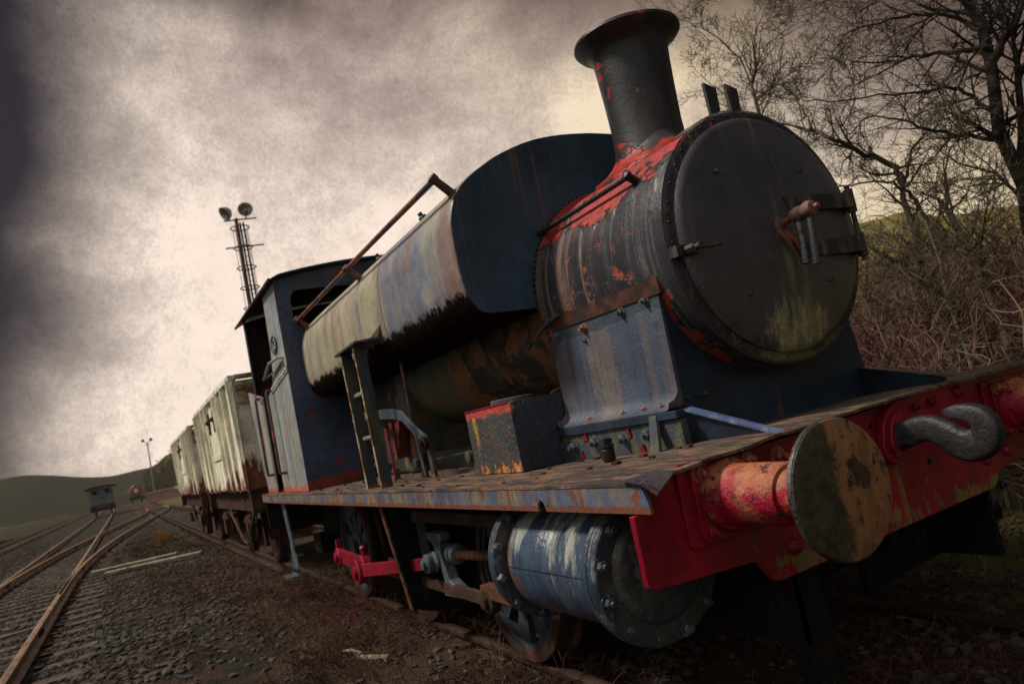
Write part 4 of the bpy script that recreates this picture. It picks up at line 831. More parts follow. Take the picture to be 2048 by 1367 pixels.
g = G().prism([(-3.33, -.995, 2.121), (-2.84, -1.01, 2.131), (-2.80, -.995, 2.21), (-3.30, -.998, 2.125)], (0, .006, 0)); P('ladder_top_plate', g, 'rusty', LD)
# ---- reversing gear, springs and pipes along the footplate
lv = [(-4.5, -.74, 1.71), (-4.0, -.80, 1.68), (-3.5, -.86, 1.655), (-3.15, -.90, 1.63), (-3.0, -.90, 1.60), (-2.85, -.90, 1.51), (-2.62, -.90, 1.395)]
g = G()
for a, b in zip(lv, lv[1:]):
    a, b = Vector(a), Vector(b); g.prism([a+Vector((0, 0, .036)), b+Vector((0, 0, .036)), b-Vector((0, 0, .036)), a-Vector((0, 0, .036))], (0, .02, 0))
rl = P('reversing_lever', g, 'bright_blue' if False else 'casting', bevel=.003)
P('lever_pin', G().lathe((-2.62, -.905, 1.395), (0, -1, 0), [(0, .045), (.02, .045), (.025, .02), (.04, .02)], 18), 'dark', rl)
P('lever_link', G().box(-2.66, -2.61, -.89, -.865, 1.17, 1.39), 'ladder', rl)
g = G()
for k in range(12):
    L_ = .17-.011*k; z = 1.56-.019*k; g.prism([(-3.98-L_, -.64, z-.03), (-3.98, -.64, z), (-3.98+L_, -.64, z+.03*0+.03), (-3.98+L_, -.64, z+.018+.03), (-3.98, -.64, z+.013), (-3.98-L_, -.64, z-.017)], (0, .07, 0))
ls = P('leaf_spring', g, 'leafspring'); P('spring_buckle', G().box(-4.02, -3.95, -.66, -.56, 1.30, 1.60), 'leafspring', ls)
for pts, r, m, nm in (([(-3.08, -.80, 1.98), (-3.06, -.81, 1.6), (-2.95, -.82, 1.17)], .013, 'rail_handle', 'drain_pipe'), ([(-3.50, -.86, 1.55), (-3.42, -.88, 1.35), (-3.36, -.90, 1.17)], .011, 'redrod', 'gauge_pipe'),
                      ([(-3.9, -.95, 1.24), (-3.55, -.97, 1.30), (-3.42, -.97, 1.385)], .010, 'stick', 'control_rod'), ([(-5.1, -.6, 1.34), (-4.2, -.75, 1.345), (-3.6, -.8, 1.35)], .009, 'steel', 'control_rod'),
                      ([(-2.9, -.74, 1.27), (-2.4, -.72, 1.285), (-2.05, -.72, 1.30)], .008, 'steel', 'control_rod')):
    P(nm, G().tube(pts, r, 8), m)
g = G()
for k in range(6): g.lathe((-3.36, -.95, 1.17+.035*k), (0, -.2, 1), [(0, .012+.006*(k % 2)), (.03, .014)], 10)
g.tube([(-3.42, -.96, 1.385), (-3.37, -.98, 1.375), (-3.34, -.99, 1.37)], .012, 8); P('injector_valve', g, 'ladder')
for k, (x, y) in enumerate(((-3.02, -.80), (-3.62, -.80), (-2.12, -.80))):
    g = G().box(x-.02, x+.02, y-.02, y+.02, 1.162, 1.24); g.lathe((x, y-.03, 1.27), (0, -1, 0), [(0, .02), (.01, .034), (.03, .034), (.035, .02)], 12); P('pipe_union', g, 'frame_rusty')
random.seed(21)
g = G()
for k in range(46):
    x, y = random.uniform(-4.9, -.4), random.uniform(-1.18, -.5); r = random.uniform(.006, .018); z = fz(x, y)
    g.prism([(x-r, y-r*.7, z), (x+r*.8, y-r*.5, z), (x+r*.6, y+r, z), (x-r*.7, y+r*.6, z)], (0, 0, r*.7))
tag(P('rust_flakes', g, 'rusty', fp), None, None, kind='stuff')
# ---- cab
cx0, cx1, cy = -5.115, -7.05, 1.145
def roofz(y, off=0): return 3.118+.125*math.cos(y/1.145*math.pi/2)**.8*1.0+off if abs(y) < 1.145 else 3.118+off
cabe = thing_cab = P('cab', G().prism([(-5.125, -cy+.03, 1.165), (-5.125, cy-.03, 1.165), (-5.125, cy-.03, 1.18), (-5.125, -cy+.03, 1.18)], (-1.9, 0, 0)), 'inside')
g = G(); n = 24; ysn = [-cy+2*cy*k/n for k in range(n+1)]
topc = [(y, roofz(y)) for y in ysn]
for s in (-1, 1):       # front sheet in pieces round the two windows
    wy0, wy1, wz0, wz1 = (.16, 1.01, 2.66, 3.02)
    hole = rpoly((wy0+wy1)/2, (wz0+wz1)/2, wy1-wy0, wz1-wz0, .09, 6)
    # build by bridging outer half outline with the hole
    outer = [(0, 1.165), (cy, 1.165), (cy, 2.0), (cy, 2.6), (cy, 3.0)]+[(y, z) for y, z in reversed(topc) if y >= 0]+[(0, 2.9), (0, 2.4), (0, 1.8)]
    c = ((wy0+wy1)/2, (wz0+wz1)/2); hole = [h for h in hole]
    def ang(p): return math.atan2(p[1]-c[1], p[0]-c[0])
    rays = sorted(set([round(ang(p), 5) for p in outer]+[round(ang(p), 5) for p in hole]))
    def hitp(poly, a):
        best = None; d = (math.cos(a), math.sin(a))
        for i in range(len(poly)):
            p, q = poly[i], poly[(i+1) % len(poly)]; ex, ey = q[0]-p[0], q[1]-p[1]; den = d[0]*ey-d[1]*ex
            if abs(den) < 1e-9: continue
            px, py = p[0]-c[0], p[1]-c[1]; t = (px*ey-py*ex)/den; u = (px*d[1]-py*d[0])/den
            if t > 1e-6 and -1e-4 <= u <= 1.0001 and (best is None or t > best): best = t
        return (c[0]+d[0]*best, c[1]+d[1]*best)
    O = [hitp(outer, a) for a in rays]; H_ = [hitp(hole, a) for a in rays]; k = len(rays)
    for xx in (cx0, cx0-.02):
        vo = [g.bm.verts.new((xx, s*y, z)) for y, z in O]; vh = [g.bm.verts.new((xx, s*y, z)) for y, z in H_]
        for i in range(k): g.bm.faces.new((vo[i], vo[(i+1) % k], vh[(i+1) % k], vh[i]))
        if xx == cx0: keep = vh
    for i in range(k): g.bm.faces.new((keep[i], keep[(i+1) % k], vh[(i+1) % k], vh[i]))
P('cab_front', g, 'cab', cabe, smooth=.5)
g = G().cyl((cx0-.001, -1.1, 2.2), (cx0+.004, -1.1, 2.2), .001, seg=4)
g.prism([(cx0, -cy+.005, 2.315), (cx0, -.9, 2.33), (cx0, -.9, 2.338), (cx0, -cy+.005, 2.323)], (.006, 0, 0))
for y, z in ((-1.09, 2.26), (-1.10, 2.86), (-1.085, 2.80), (-1.08, 2.50), (-1.09, 2.45)): g.rivet((cx0, y, z), (1, 0, 0), .013)
P('cab_front_seam', g, 'cab', cabe)
for s in (-1, 1):
    Y = s*cy; t = -s*.012
    g = G().prism([(cx0-.001, Y, 1.165), (-6.27, Y, 1.165), (-6.27, Y, 2.16), (-6.0, Y, 2.22), (-5.82, Y, 2.36), (-5.74, Y, 2.60), (-5.70, Y, 3.118), (cx0-.001, Y, 3.118)], (0, t, 0)); P('cab_side_panel', g, 'cabside', cabe)
    g = G().prism([(-6.63, Y, 1.165), (-7.22, Y, 1.165), (-7.50, Y, 2.36), (-6.62, Y, 2.20)], (0, t, 0)); P('bunker_side_panel', g, 'cabside', cabe)
    g = G().box(-7.06, -6.98, Y, Y+t, 2.24, 3.118); P('rear_pillar', g, 'cab', cabe)
    g = G().box(-7.06, cx0-.02, Y, Y+t, 3.118, 3.128); P('cantrail', g, 'cab', cabe)
    g = G()
    for k in range(9): g.rivet((cx0-.06-k*.10, Y+s*.008, 2.288-k*.0108), (0, s, 0), .015)
    g.prism([(cx0-.001, Y+s*.001, 2.325), (-6.02, Y+s*.001, 2.225), (-6.02, Y+s*.001, 2.165), (cx0-.001, Y+s*.001, 2.265)], (0, s*.008, 0))
    stp = P('riveted_strip', g, 'cabside', cabe)
    for k in range(9): P('strip_rivet', G().rivet((cx0-.06-k*.10, Y+s*.009, 2.288-k*.0108), (0, s, 0), .014), 'hook', stp) if False else None
    g = G().prism([(-6.64, Y+s*.001, 2.20), (-6.9, Y+s*.001, 2.25), (-6.9, Y+s*.001, 2.17), (-6.64, Y+s*.001, 2.13)], (0, s*.008, 0))
    for k in range(4): g.rivet((-6.67-k*.06, Y+s*.009, 2.17+k*.011), (0, s, 0), .014)
    P('riveted_strip', g, 'cabside', cabe)
    for xa in (-5.98, -6.70):
        P('cab_handrail', G().tube([(xa, Y, 2.20), (xa, Y+s*.06, 2.20), (xa-.0, Y+s*.065, 2.18), (xa, Y+s*.065, 1.38), (xa, Y+s*.06, 1.36), (xa-.0, Y, 1.36)], .016, 10), 'rail_handle', cabe)
# works plate with raised rim and worn marks
g = G(); ow = []; c0 = (-5.50, 2.585)
def oval(a, b, n=36): return [(c0[0]+a*math.cos(2*math.pi*k/n), c0[1]+b*math.sin(2*math.pi*k/n)) for k in range(n)]
g.prism([(x, -cy-.001, z) for x, z in oval(.118, .073)], (0, -.008, 0)); wp = P('works_plate', g, 'cabside', cabe)
g = G(); A = oval(.132, .085); B2 = oval(.112, .068); n = 36
for k in range(n):
    a, b, c_, d_ = A[k], A[(k+1) % n], B2[(k+1) % n], B2[k]; g.prism([(q[0], -cy-.001, q[1]) for q in (a, b, c_, d_)], (0, -.014, 0))
P('plate_rim', g, 'ladder', wp)
g = G().tube([(c0[0]+x, -cy-.011, c0[1]+z) for x, z in ((-.05, .042), (-.02, .05), (.03, .044), (.045, .03), (.02, .022), (-.02, .02), (-.03, .008), (.02, -.004), (.05, -.006))], .007, 6)
g.tube([(c0[0]+x, -cy-.011, c0[1]+z) for x, z in ((-.055, -.01), (-.048, -.022))], .007, 6); g.tube([(c0[0]+x, -cy-.011, c0[1]+z) for x, z in ((-.04, -.045), (0, -.052), (.035, -.044))], .006, 6)
P('plate_lettering', g, 'ladder', wp)
g = G().tube([(-5.20, -cy, 2.415), (-5.22, -cy-.05, 2.42), (-5.62, -cy-.06, 2.425), (-6.06, -cy-.05, 2.33)], [.013, .014, .015, .015], 8); g.tube([(-6.06, -cy-.05, 2.33), (-5.55, -cy-.01, 2.345), (-5.22, -cy, 2.40)], .010, 8); P('cab_side_bracket', g, 'cabside', cabe)
# roof
g = G(); n = 28; prof_ = []
for k in range(n+1):
    y = -1.19+2.38*k/n; prof_.append((y, 3.128+.125*max(0.0, math.cos(min(1, abs(y)/1.19)*math.pi/2))**.8-(.02 if abs(y) > 1.16 else 0)))
a = [g.bm.verts.new((-5.02, y, z)) for y, z in prof_]; b = [g.bm.verts.new((-7.32, y, z+.0)) for y, z in prof_]; a2 = [g.bm.verts.new((-5.02, y, z+.012)) for y, z in prof_]; b2_ = [g.bm.verts.new((-7.32, y, z+.012)) for y, z in prof_]
for k in range(n):
    g.bm.faces.new((a[k], a[k+1], b[k+1], b[k])); g.bm.faces.new((a2[k], a2[k+1], b2_[k+1], b2_[k])); g.bm.faces.new((a[k], a[k+1], a2[k+1], a2[k])); g.bm.faces.new((b[k], b[k+1], b2_[k+1], b2_[k]))
g.bm.faces.new((a[0], b[0], b2_[0], a2[0])); g.bm.faces.new((a[-1], b[-1], b2_[-1], a2[-1]))
rf = P('cab_roof', g, 'blue', cabe)
for s in (-1, 1): P('roof_edge', G().tube([(-5.02, s*1.192, 3.118), (-7.32, s*1.192, 3.118)], .014, 8), 'rail_handle', rf)
g = G().prism([(-7.04, -cy+.013, 1.165), (-7.04, cy-.013, 1.165)]+[(-7.04, y*.988, z-.004) for y, z in reversed(topc)], (.02, 0, 0)); P('cab_back', g, 'inside', cabe)
g = G().box(-6.85, -5.2, -.35, .35, 1.19, 1.75); g.lathe((-5.14, 0, 1.98), (-1, 0, 0), [(0, .52), (.35, .52), (.36, .1)], 36); P('backhead', g, 'inside', cabe)

# ================================================================ WAGONS
def wagon(label, x1, x0, top, grp='pale mineral wagons coupled behind the locomotive', hw=1.2):
    """x1 front end (towards the locomotive), x0 rear end"""
    t = thing('mineral_wagon', label, 'wagon', ((x0+x1)/2, 0, 0.12), True, grp); zb = 1.215; zt = top
    def Q(n, g, m='wagon', par=None, **k): return obj(n, g, m, par or t, **k)
    g = G()
    for s in (-1, 1): g.box(x0, x1, s*hw, s*(hw-.05), zb, zt)
    g.box(x1-.05, x1, -hw+.051, hw-.051, zb, zt-.02); g.box(x0, x0+.05, -hw+.051, hw-.051, zb, zt-.02); g.box(x0+.05, x1-.05, -hw+.05, hw-.05, zb, zb+.05)
    body = Q('body', g)
    for s in (-1, 1): Q('top_rail', G().box(x0-.02, x1+.02, s*(hw+.05), s*(hw-.03), zt, zt+.055), 'wagon')
    for xx in (x0, x1): Q('end_top_rail', G().box(xx-.06, xx+.06, -hw+.031, hw-.031, zt, zt+.055), 'wagon_red')
    L = x1-x0; xd0, xd1 = x0+L*.40, x0+L*.62
    for xr in (x1-.04, x1-L*.15, x1-L*.27, xd1+.05, xd0-.05, x0+L*.27, x0+L*.15, x0+.04):
        for s in (-1, 1):
            g = G().prism([(xr-.07, s*hw, zb-.02), (xr+.07, s*hw, zb-.02), (xr+.07, s*hw, zt), (xr-.07, s*hw, zt)], (0, s*.012, 0)); g.prism([(xr-.03, s*(hw+.0125), zb-.02), (xr+.03, s*(hw+.0125), zb-.02), (xr+.03, s*(hw+.075), zt-.01), (xr-.03, s*(hw+.075), zt-.01)], (0, s*.003, 0)); g.prism([(xr-.03, s*(hw+.012), zb+.02), (xr-.03, s*(hw+.03), zb+.02), (xr-.03, s*(hw+.078), zt-.005), (xr-.03, s*(hw+.012), zt-.005)], (.06, 0, 0))
            Q('side_rib', g)
    for s in (-1, 1):
        g = G().box(xd0, xd1, s*(hw+.002), s*(hw+.03), zb+.02, zt-.28); g.box(xd0+.1, xd1-.1, s*(hw+.0305), s*(hw+.05), zb+.5, zb+.58); dr = Q('side_door', g)
        for xr in (xd0+.22, xd1-.22):
            g = G().box(xr-.04, xr+.04, s*(hw+.031), s*(hw+.055), zt-.5, zt-.16); g.cyl((xr-.09, s*(hw+.06), zt-.3), (xr+.09, s*(hw+.06), zt-.3), .035, seg=10); Q('door_hinge', g, 'wunder', dr)
    for y in (-.75, .75):
        for xx, d in ((x1, 1), (x0, -1)):
            g = G().prism([(xx, y-.06, zb), (xx, y+.06, zb), (xx+d*.10, y+.05, zb), (xx+d*.10, y-.05, zb)], (0, 0, zt-zb-.1)); Q('end_stanchion', g)
    g = G().box(x1, x1+.04, -hw+.03, hw-.03, zt-.32, zt-.08); Q('end_plank', g, 'wagon_red')
    g = G()
    for s in (-1, 1): g.box(x0+.02, x1-.02, s*1.0, s*1.1, zb-.30, zb-.001)
    g.box(x1-.12, x1+.02, -1.2, 1.2, zb-.30, zb-.021); g.box(x0-.02, x0+.12, -1.2, 1.2, zb-.30, zb-.021); g.box(x0+.3, x1-.3, -.9, .9, zb-.2, zb-.02)
    und = Q('underframe', g, 'wunder')
    for xx, d in ((x1, 1), (x0, -1)):
        for s in (-1, 1):
            g = G().cyl((xx, s*.865, 1.05), (xx+d*.38, s*.865, 1.05), .085); g.lathe((xx+d*.38, s*.865, 1.05), (d, 0, 0), [(0, .05), (.02, .17), (.04, .17), (.055, .02)], 24); Q('buffer', g, 'wunder')
    for xw in (x1-1.25, x0+1.25):
        for s in (-1, 1):
            w = Q('wheel', G().lathe((xw, s*.72, .56), (0, s, 0), [(-.04, .10), (-.04, .47), (-.02, .475), (.0, .445), (.09, .44), (.095, .38), (.05, .36), (.045, .14), (.10, .12), (.14, .07)], 36), 'wunder')
            g = G().prism([(xw-.42, s*1.03, zb-.3), (xw+.42, s*1.03, zb-.3), (xw+.16, s*1.03, .50), (xw-.16, s*1.03, .50)], (0, s*.02, 0)); g.box(xw-.12, xw+.12, s*.98, s*1.14, .50, .74); ag = Q('axle_guard', g, 'wunder')
            g = G()
            for k in range(5): Lk = .46-.07*k; g.box(xw-Lk, xw+Lk, s*1.05, s*1.12, .745+.022*k*0+.02*k, .763+.02*k)
            Q('spring', g, 'wunder', ag)
        Q('axle', G().cyl((xw, -.72, .56), (xw, .72, .56), .06), 'wunder')
        g = G().box(xw-.62, xw-.52, -.85, -.70, .32, .82); Q('brake_block', g, 'wunder')
    g = G().tube([((x0+x1)/2, -1.15, .95), ((x0+x1)/2+.5, -1.22, .90), ((x0+x1)/2+1.7, -1.25, .55), ((x0+x1)/2+2.1, -1.25, .52)], .02, 8); Q('brake_lever', g, 'wunder')
    g = G().tube([(x1-.3, -1.14, .92), (x1-.35, -1.22, .7), (x1-.5, -1.2, .42)], .018, 8); Q('hose', g, 'wunder')
    return t
wagon('pale rusty mineral wagon coupled directly behind the blue cab', -8.28, -13.45, 2.64)
wagon('rustier pale mineral wagon behind the first one, farthest from the locomotive', -15.15, -20.9, 2.58)
# ================================================================ FLOODLIGHT MASTS
def pts_ring(c, r, n=20): return [c+Vector((r*math.cos(2*math.pi*k/n), r*math.sin(2*math.pi*k/n), 0)) for k in range(n+1)]
mb_ = at(495, 560, 36); mast_base = Vector((mb_.x, mb_.y, GZ)); mt = thing('floodlight_mast', 'tall black lattice mast with two round floodlights and caged ladder behind the cab', 'light mast', tuple(mast_base))
topz = at(478, 437, 36).z; lean = at(478, 437, 36)-at(505, 590, 36); 
def mp(dx, dy, z): return Vector((mast_base.x+dx, mast_base.y+dy, z))
ax_ = Vector((math.sin(R_(10)), math.cos(R_(10)), 0)); dp = Vector((math.cos(R_(10)), -math.sin(R_(10)), 0))
g = G()
for o_ in (ax_*-.08, ax_*-.03+dp*.10, ax_*-.03-dp*.10): g.tube([mast_base+o_*1.6, Vector((mast_base.x, mast_base.y, topz))+o_*.8], .06, 8)
k = 0; z = 1.0
while z < topz-.4:
    a = mast_base+ax_*-.08*1.2; b = mast_base+(ax_*-.03+dp*.10)*1.2; c = mast_base+(ax_*-.03-dp*.10)*1.2
    for p, q in ((a, b), (b, c), (c, a)): g.tube([Vector((p.x, p.y, z)), Vector((q.x, q.y, z+.5))], .022, 5)
    z += .5
obj('mast_column', g, 'ironmast', mt)
g = G(); lo = ax_*.12
for o_ in (lo-dp*.0, lo+ax_*.18): g.tube([mast_base+o_+Vector((0, 0, .5)), Vector((mast_base.x, mast_base.y, topz-.2))+o_*.8], .045, 6)
z = 1.0
while z < topz-.5: p = mast_base+lo; g.tube([Vector((p.x, p.y, z)), Vector((p.x, p.y, z))+ax_*.14], .014, 4); z += .3
obj('mast_ladder', g, 'ironmast', mt)
for i in range(7):
    z = topz-.45-i*.95; c = Vector((mast_base.x, mast_base.y, z))+ax_*.06
    obj('ladder_hoop', G().tube(pts_ring(c, .42, 24), .028, 5), 'ironmast', mt)
g = G()
for a in (40, 130, 220, 320):
    o_ = ax_*.06+Vector((.42*math.cos(R_(a)), .42*math.sin(R_(a)), 0)); g.tube([mast_base+o_+Vector((0, 0, 2)), Vector((mast_base.x, mast_base.y, topz-.45))+o_], .014, 4)
obj('cage_wires', g, 'ironmast', mt)
for zz, wd in ((topz-.05, .85), (topz-1.35, 1.0)):
    p = Vector((mast_base.x, mast_base.y, zz)); obj('crossarm', G().tube([p-ax_*wd*.7, p+ax_*wd], .035, 6), 'ironmast', mt)
def flood(u, v, dirv, rad):
    c = at(u, v, 36); d = Vector(dirv).normalized()
    sh = obj('floodlight', G().lathe(c-d*.25, d, [(0, .10), (.06, .16), (.16, rad*.8), (.34, rad), (.36, rad), (.35, rad*.96), (.18, rad*.76), (.08, .12)], 32, cap=False), 'lampshell', mt)
    obj('reflector', G().lathe(c-d*.14, d, [(0, .02), (.01, .16), (.06, rad*.72), (.17, rad*.9)], 28, cap=False), 'lampin', sh)
    obj('lamp_bulb', G().lathe(c-d*.15, d, [(0, .05), (.08, .08), (.16, .05)], 12), 'lampin', sh)
    q = Vector((c.x, c.y, topz-.05)); obj('lamp_bracket', G().tube([c-d*.15, Vector((mast_base.x, mast_base.y, topz))+(c-mast_base-Vector((0, 0, (c-mast_base).z)))*.9], .03, 6), 'ironmast', sh)
flood(491, 420, (1, -.25, .12), .34); flood(452, 426, (.25, -.8, -.5), .34)
b = at(306, 960, 150); b = Vector((b.x, b.y, GZ)); t = thing('floodlight_mast', 'thin pale grey mast with twin lamps on the far skyline', 'light mast', tuple(b)); zt = at(301, 884, 150).z
obj('mast_pole', G().tube([b, Vector((b.x, b.y, zt))], [.16, .08], 8), 'farmast', t)
for s in (-1, 1):
    q = Vector((b.x, b.y, zt)); obj('lamp_arm', G().tube([q, q+Vector((0, s*.55, .35))], .06, 6), 'farmast', t); obj('lamp_head', G().lathe(q+Vector((-.1, s*.6, .5)), (1, s*.2, 0), [(0, .12), (.1, .26), (.3, .28), (.31, .02)], 14), 'farmast', t)
obj('platform_ring', G().tube(pts_ring(Vector((b.x, b.y, zt-.3)), .35, 12), .05, 5), 'farmast', t)
# ================================================================ FAR VEHICLES, PLATFORM
X0 = -92.0; Y0 = -4.45; t = thing('brake_van', 'small grey green brake van with overhanging roof on the left track', 'rail vehicle', (X0-3, Y0, .12))
def Q(n, g, m, par=None): return obj(n, g, m, par or t)
body = Q('body', G().box(X0-6, X0-.9, Y0-1.15, Y0+1.15, 1.25, 3.05), 'vangreen'); Q('body_panel', G().box(X0-.899, X0-.85, Y0-1.0, Y0-.05, 1.3, 2.15), 'vangreen', body); Q('body_panel', G().box(X0-.899, X0-.85, Y0+.05, Y0+1.0, 1.3, 2.15), 'vangreen', body)
for s in (-1, 1): Q('window', G().box(X0-.899, X0-.86, Y0+s*.62-.22, Y0+s*.62+.22, 2.42, 2.85), 'vandark', body)
g = G(); n = 10; pr = [(-1.55+3.1*k/n, 3.06+.16*math.cos((k/n-.5)*math.pi)) for k in range(n+1)]
g.prism([(X0, Y0+y, z) for y, z in pr]+[(X0, Y0+y, z+.07) for y, z in pr[::-1]], (-6.4, 0, 0)); Q('roof', g, 'vandark')
for s in (-1, 1): Q('roof_post', G().box(X0-.25, X0-.17, Y0+s*1.1-.04, Y0+s*1.1+.04, 1.2, 3.08), 'vangreen')
Q('underframe', G().box(X0-6.2, X0, Y0-1.2, Y0+1.2, .62, 1.24), 'vandark'); Q('buffer_beam', G().box(X0, X0+.06, Y0-1.25, Y0+1.25, .85, 1.22), 'vanred')
for s in (-1, 1):
    Q('buffer', G().lathe((X0+.06, Y0+s*.86, 1.03), (1, 0, 0), [(0, .1), (.4, .1), (.41, .2), (.45, .2)], 16), 'vandark')
    for xw in (X0-1.3, X0-4.7): Q('wheel', G().lathe((xw, Y0+s*.72, .57), (0, s, 0), [(0, .45), (.1, .45), (.11, .2)], 24), 'vandark')
c = at(272, 981, 150); t = thing('tank_wagon', 'round red tank wagon end on, far down the line', 'rail vehicle', (c.x-3, c.y, .12))
Q('tank_barrel', G().lathe((c.x, c.y, c.z), (-1, 0, 0), [(0, .2), (.02, .6), (.15, .98), (.25, 1.05), (7, 1.05), (7.2, .5)], 36), 'tanker'); Q('end_disc', G().lathe((c.x, c.y, c.z+.05), (1, 0, 0), [(-.01, .34), (.03, .34), (.04, .02)], 20), 'white')
Q('underframe', G().box(c.x-7.3, c.x+.2, c.y-1.2, c.y+1.2, .85, 1.15), 'vandark')
for s in (-1, 1):
    Q('buffer', G().lathe((c.x+.2, c.y+s*.86, 1.03), (1, 0, 0), [(0, .1), (.4, .1), (.41, .22), (.45, .22)], 14), 'vandark')
    for xw in (-1.4, -5.6): Q('wheel', G().lathe((c.x+xw, c.y+s*.72, .57), (0, s, 0), [(0, .45), (.1, .45)], 20), 'vandark')
    Q('cradle', G().box(c.x-.9, c.x-.6, c.y+s*.5-.1, c.y+s*.5+.1, 1.15, c.z-.7), 'vandark')
pa = at(297, 1000, 128); pb = at(362, 1003, 112); t = thing('loading_platform', 'low brick loading platform with pale sloping slab top beyond the wagons', 'platform', (pa.x, pa.y, GZ))
p0 = Vector((pa.x, pa.y, GZ)); d = Vector((.55, 1, 0)).normalized(); nn = Vector((-1, .3, 0)).normalized(); W_ = 6.2
Q('brick_wall', G().prism([p0, p0+d*W_, p0+d*W_*.62+Vector((0, 0, 1.45)), p0+Vector((0, 0, 1.35))], nn*14), 'brick')
q0 = p0+Vector((0, 0, 1.355))-d*.2-nn*.2; Q('slab_top', G().prism([q0, q0+d*(W_*.64)+Vector((0, 0, .1)), q0+d*(W_*.64)+Vector((0, 0, .32)), q0+Vector((0, 0, .25))], nn*14.4), 'slab')
q1 = p0+d*W_*.64-nn*.2+Vector((0, 0, 1.45)); Q('ramp_slab', G().prism([q1, p0+d*(W_*1.05)-nn*.2, p0+d*(W_*1.05)-nn*.2+Vector((0, 0, .25)), q1+Vector((0, 0, .25))], nn*14.4), 'slab')
# ================================================================ THINGS ON THE GROUND
for (x, y, L, rz, lab) in ((-17.4, -2.55, 1.75, 78, 'longer pale concrete plank lying on the ballast beside the points'), (-16.2, -2.2, 1.9, 73, 'shorter weathered plank lying nearer the camera beside the points')):
    g = G().box(-L/2, L/2, -.11, .11, 0, .07); o = obj('concrete_plank', g, 'plank', bevel=.008); o.location = (x, y, GZ-.02); o.rotation_euler = (.02, 0, R_(rz)); tag(o, lab, 'plank', 'planks lying by the points')
a, b = Vector((-3.717, -1.398, 0.065)), Vector((-3.112, -1.242, 0.065))
g = G().tube([a, a+(b-a)*.2+Vector((0, 0, .015)), a+(b-a)*.42, a+(b-a)*.44+Vector((.03, -.03, -.005)), a+(b-a)*.6+Vector((.03, -.02, 0)), a+(b-a)*.8, b+Vector((0, 0, .02))], [.008, .015, .019, .018, .022, .022, .014], 8)
g.tube([a+(b-a)*.43, a+(b-a)*.42+Vector((.02, -.07, .0))], [.009, .005], 5); g.tube([b-(b-a)*.1, b+Vector((.02, -.03, .0))], [.012, .008], 5)
tag(obj('bleached_stick', g, 'stick'), 'pale crooked stick lying in the dead grass beside the locomotive', 'stick')
pb_ = at(322, 1075, 26); pb_.z = GZ; t = TM(); random.seed(5)
for k in range(60):
    p = pb_+Vector((random.gauss(0, .10), random.gauss(0, .10), 0)); h = random.uniform(.1, .36); t.tube([p, p+Vector((random.gauss(0, .05), random.gauss(0, .05), h))], [.012, .003])
tag(t.obj('orange_plant', 'orange_plant'), 'small tuft of orange and yellow leaves on the ballast before the wagons', 'plant')
# ---- ballast stones
def stones():
    import itertools
    bm = bmesh.new(); bmesh.ops.create_icosphere(bm, subdivisions=1, radius=1); bv = np.array([v.co[:] for v in bm.verts]); bf = np.array([[v.index for v in f.verts] for f in bm.faces]); bm.free()
    V = []; F = []; n = 0; tries = []
    for (x0, x1, y0, y1, cnt, r0, r1) in ((-9, .5, -6.4, -1.5, 10500, .012, .044), (-24, -9, -7.2, -.9, 9000, .022, .042), (-50, -24, -8, 2.5, 5000, .03, .06), (-3, 3, 1.0, 4.5, 1500, .014, .035), (-9, .8, -1.6, .9, 1500, .014, .032), (-2, 2.5, -.5, 3, 1500, .014, .032)):
        X = rng.uniform(x0, x1, cnt); Y = rng.uniform(y0, y1, cnt); S = rng.uniform(r0, r1, cnt)
        for x, y, s in zip(X, Y, S):
            if -2.3 < y < -1.2 and x > -7 and rng.random() < .75: continue
            m = mnoise.noise(Vector((x*.6, y*.6, 2)))
            if m > .25 and y > -3.2 and rng.random() < .7: continue
            c = bv*(1+rng.uniform(-.28, .28, (len(bv), 1))); c = c*np.array([s*rng.uniform(.8, 1.5), s*rng.uniform(.7, 1.1), s*rng.uniform(.45, .85)])
            a = rng.uniform(0, 6.28); ca, sa = math.cos(a), math.sin(a); c = np.stack([c[:, 0]*ca-c[:, 1]*sa, c[:, 0]*sa+c[:, 1]*ca, c[:, 2]], 1)
            V.append(c+[x, y, GZ-.045+gh(x, y)+s*.25]); F.append(bf+n); n += len(bv)
    V = np.concatenate(V); F = np.concatenate(F); me = bpy.data.meshes.new('ballast_stones'); me.from_pydata(V.tolist(), [], F.tolist()); me.materials.append(M['stone'])
    tag(bpy.data.objects.new('ballast_stones', me), 'grey brown ballast stones spread between and beside the tracks', 'ballast', kind='stuff'); COL.objects.link(bpy.data.objects['ballast_stones'])
stones()
def stalks(name, mat, label, cat, spots, seed, n3=3):
    random.seed(seed); t = TM()
    for (x0, x1, y0, y1, cnt, h0, h1, th, flat) in spots:
        for _ in range(cnt):
            x, y = random.uniform(x0, x1), random.uniform(y0, y1)
            if mnoise.noise(Vector((x*.9, y*.9, 7))) < random.uniform(-.5, .25): continue
            z = GZ-.05+gh(x, y); h = random.uniform(h0, h1); a = random.uniform(0, 6.28); l = h*random.uniform(.4, 1.3)*flat; p = Vector((x, y, z)); q = p+Vector((math.cos(a)*l*.5, math.sin(a)*l*.5, h*.75)); e = p+Vector((math.cos(a)*l*1.1, math.sin(a)*l*1.1, h*random.uniform(.25, 1.0)))
            t.tube([p, q, e], [th, th*.8, th*.3], n3)
    return tag(t.obj(name, mat, smooth=False), label, cat, kind='stuff')
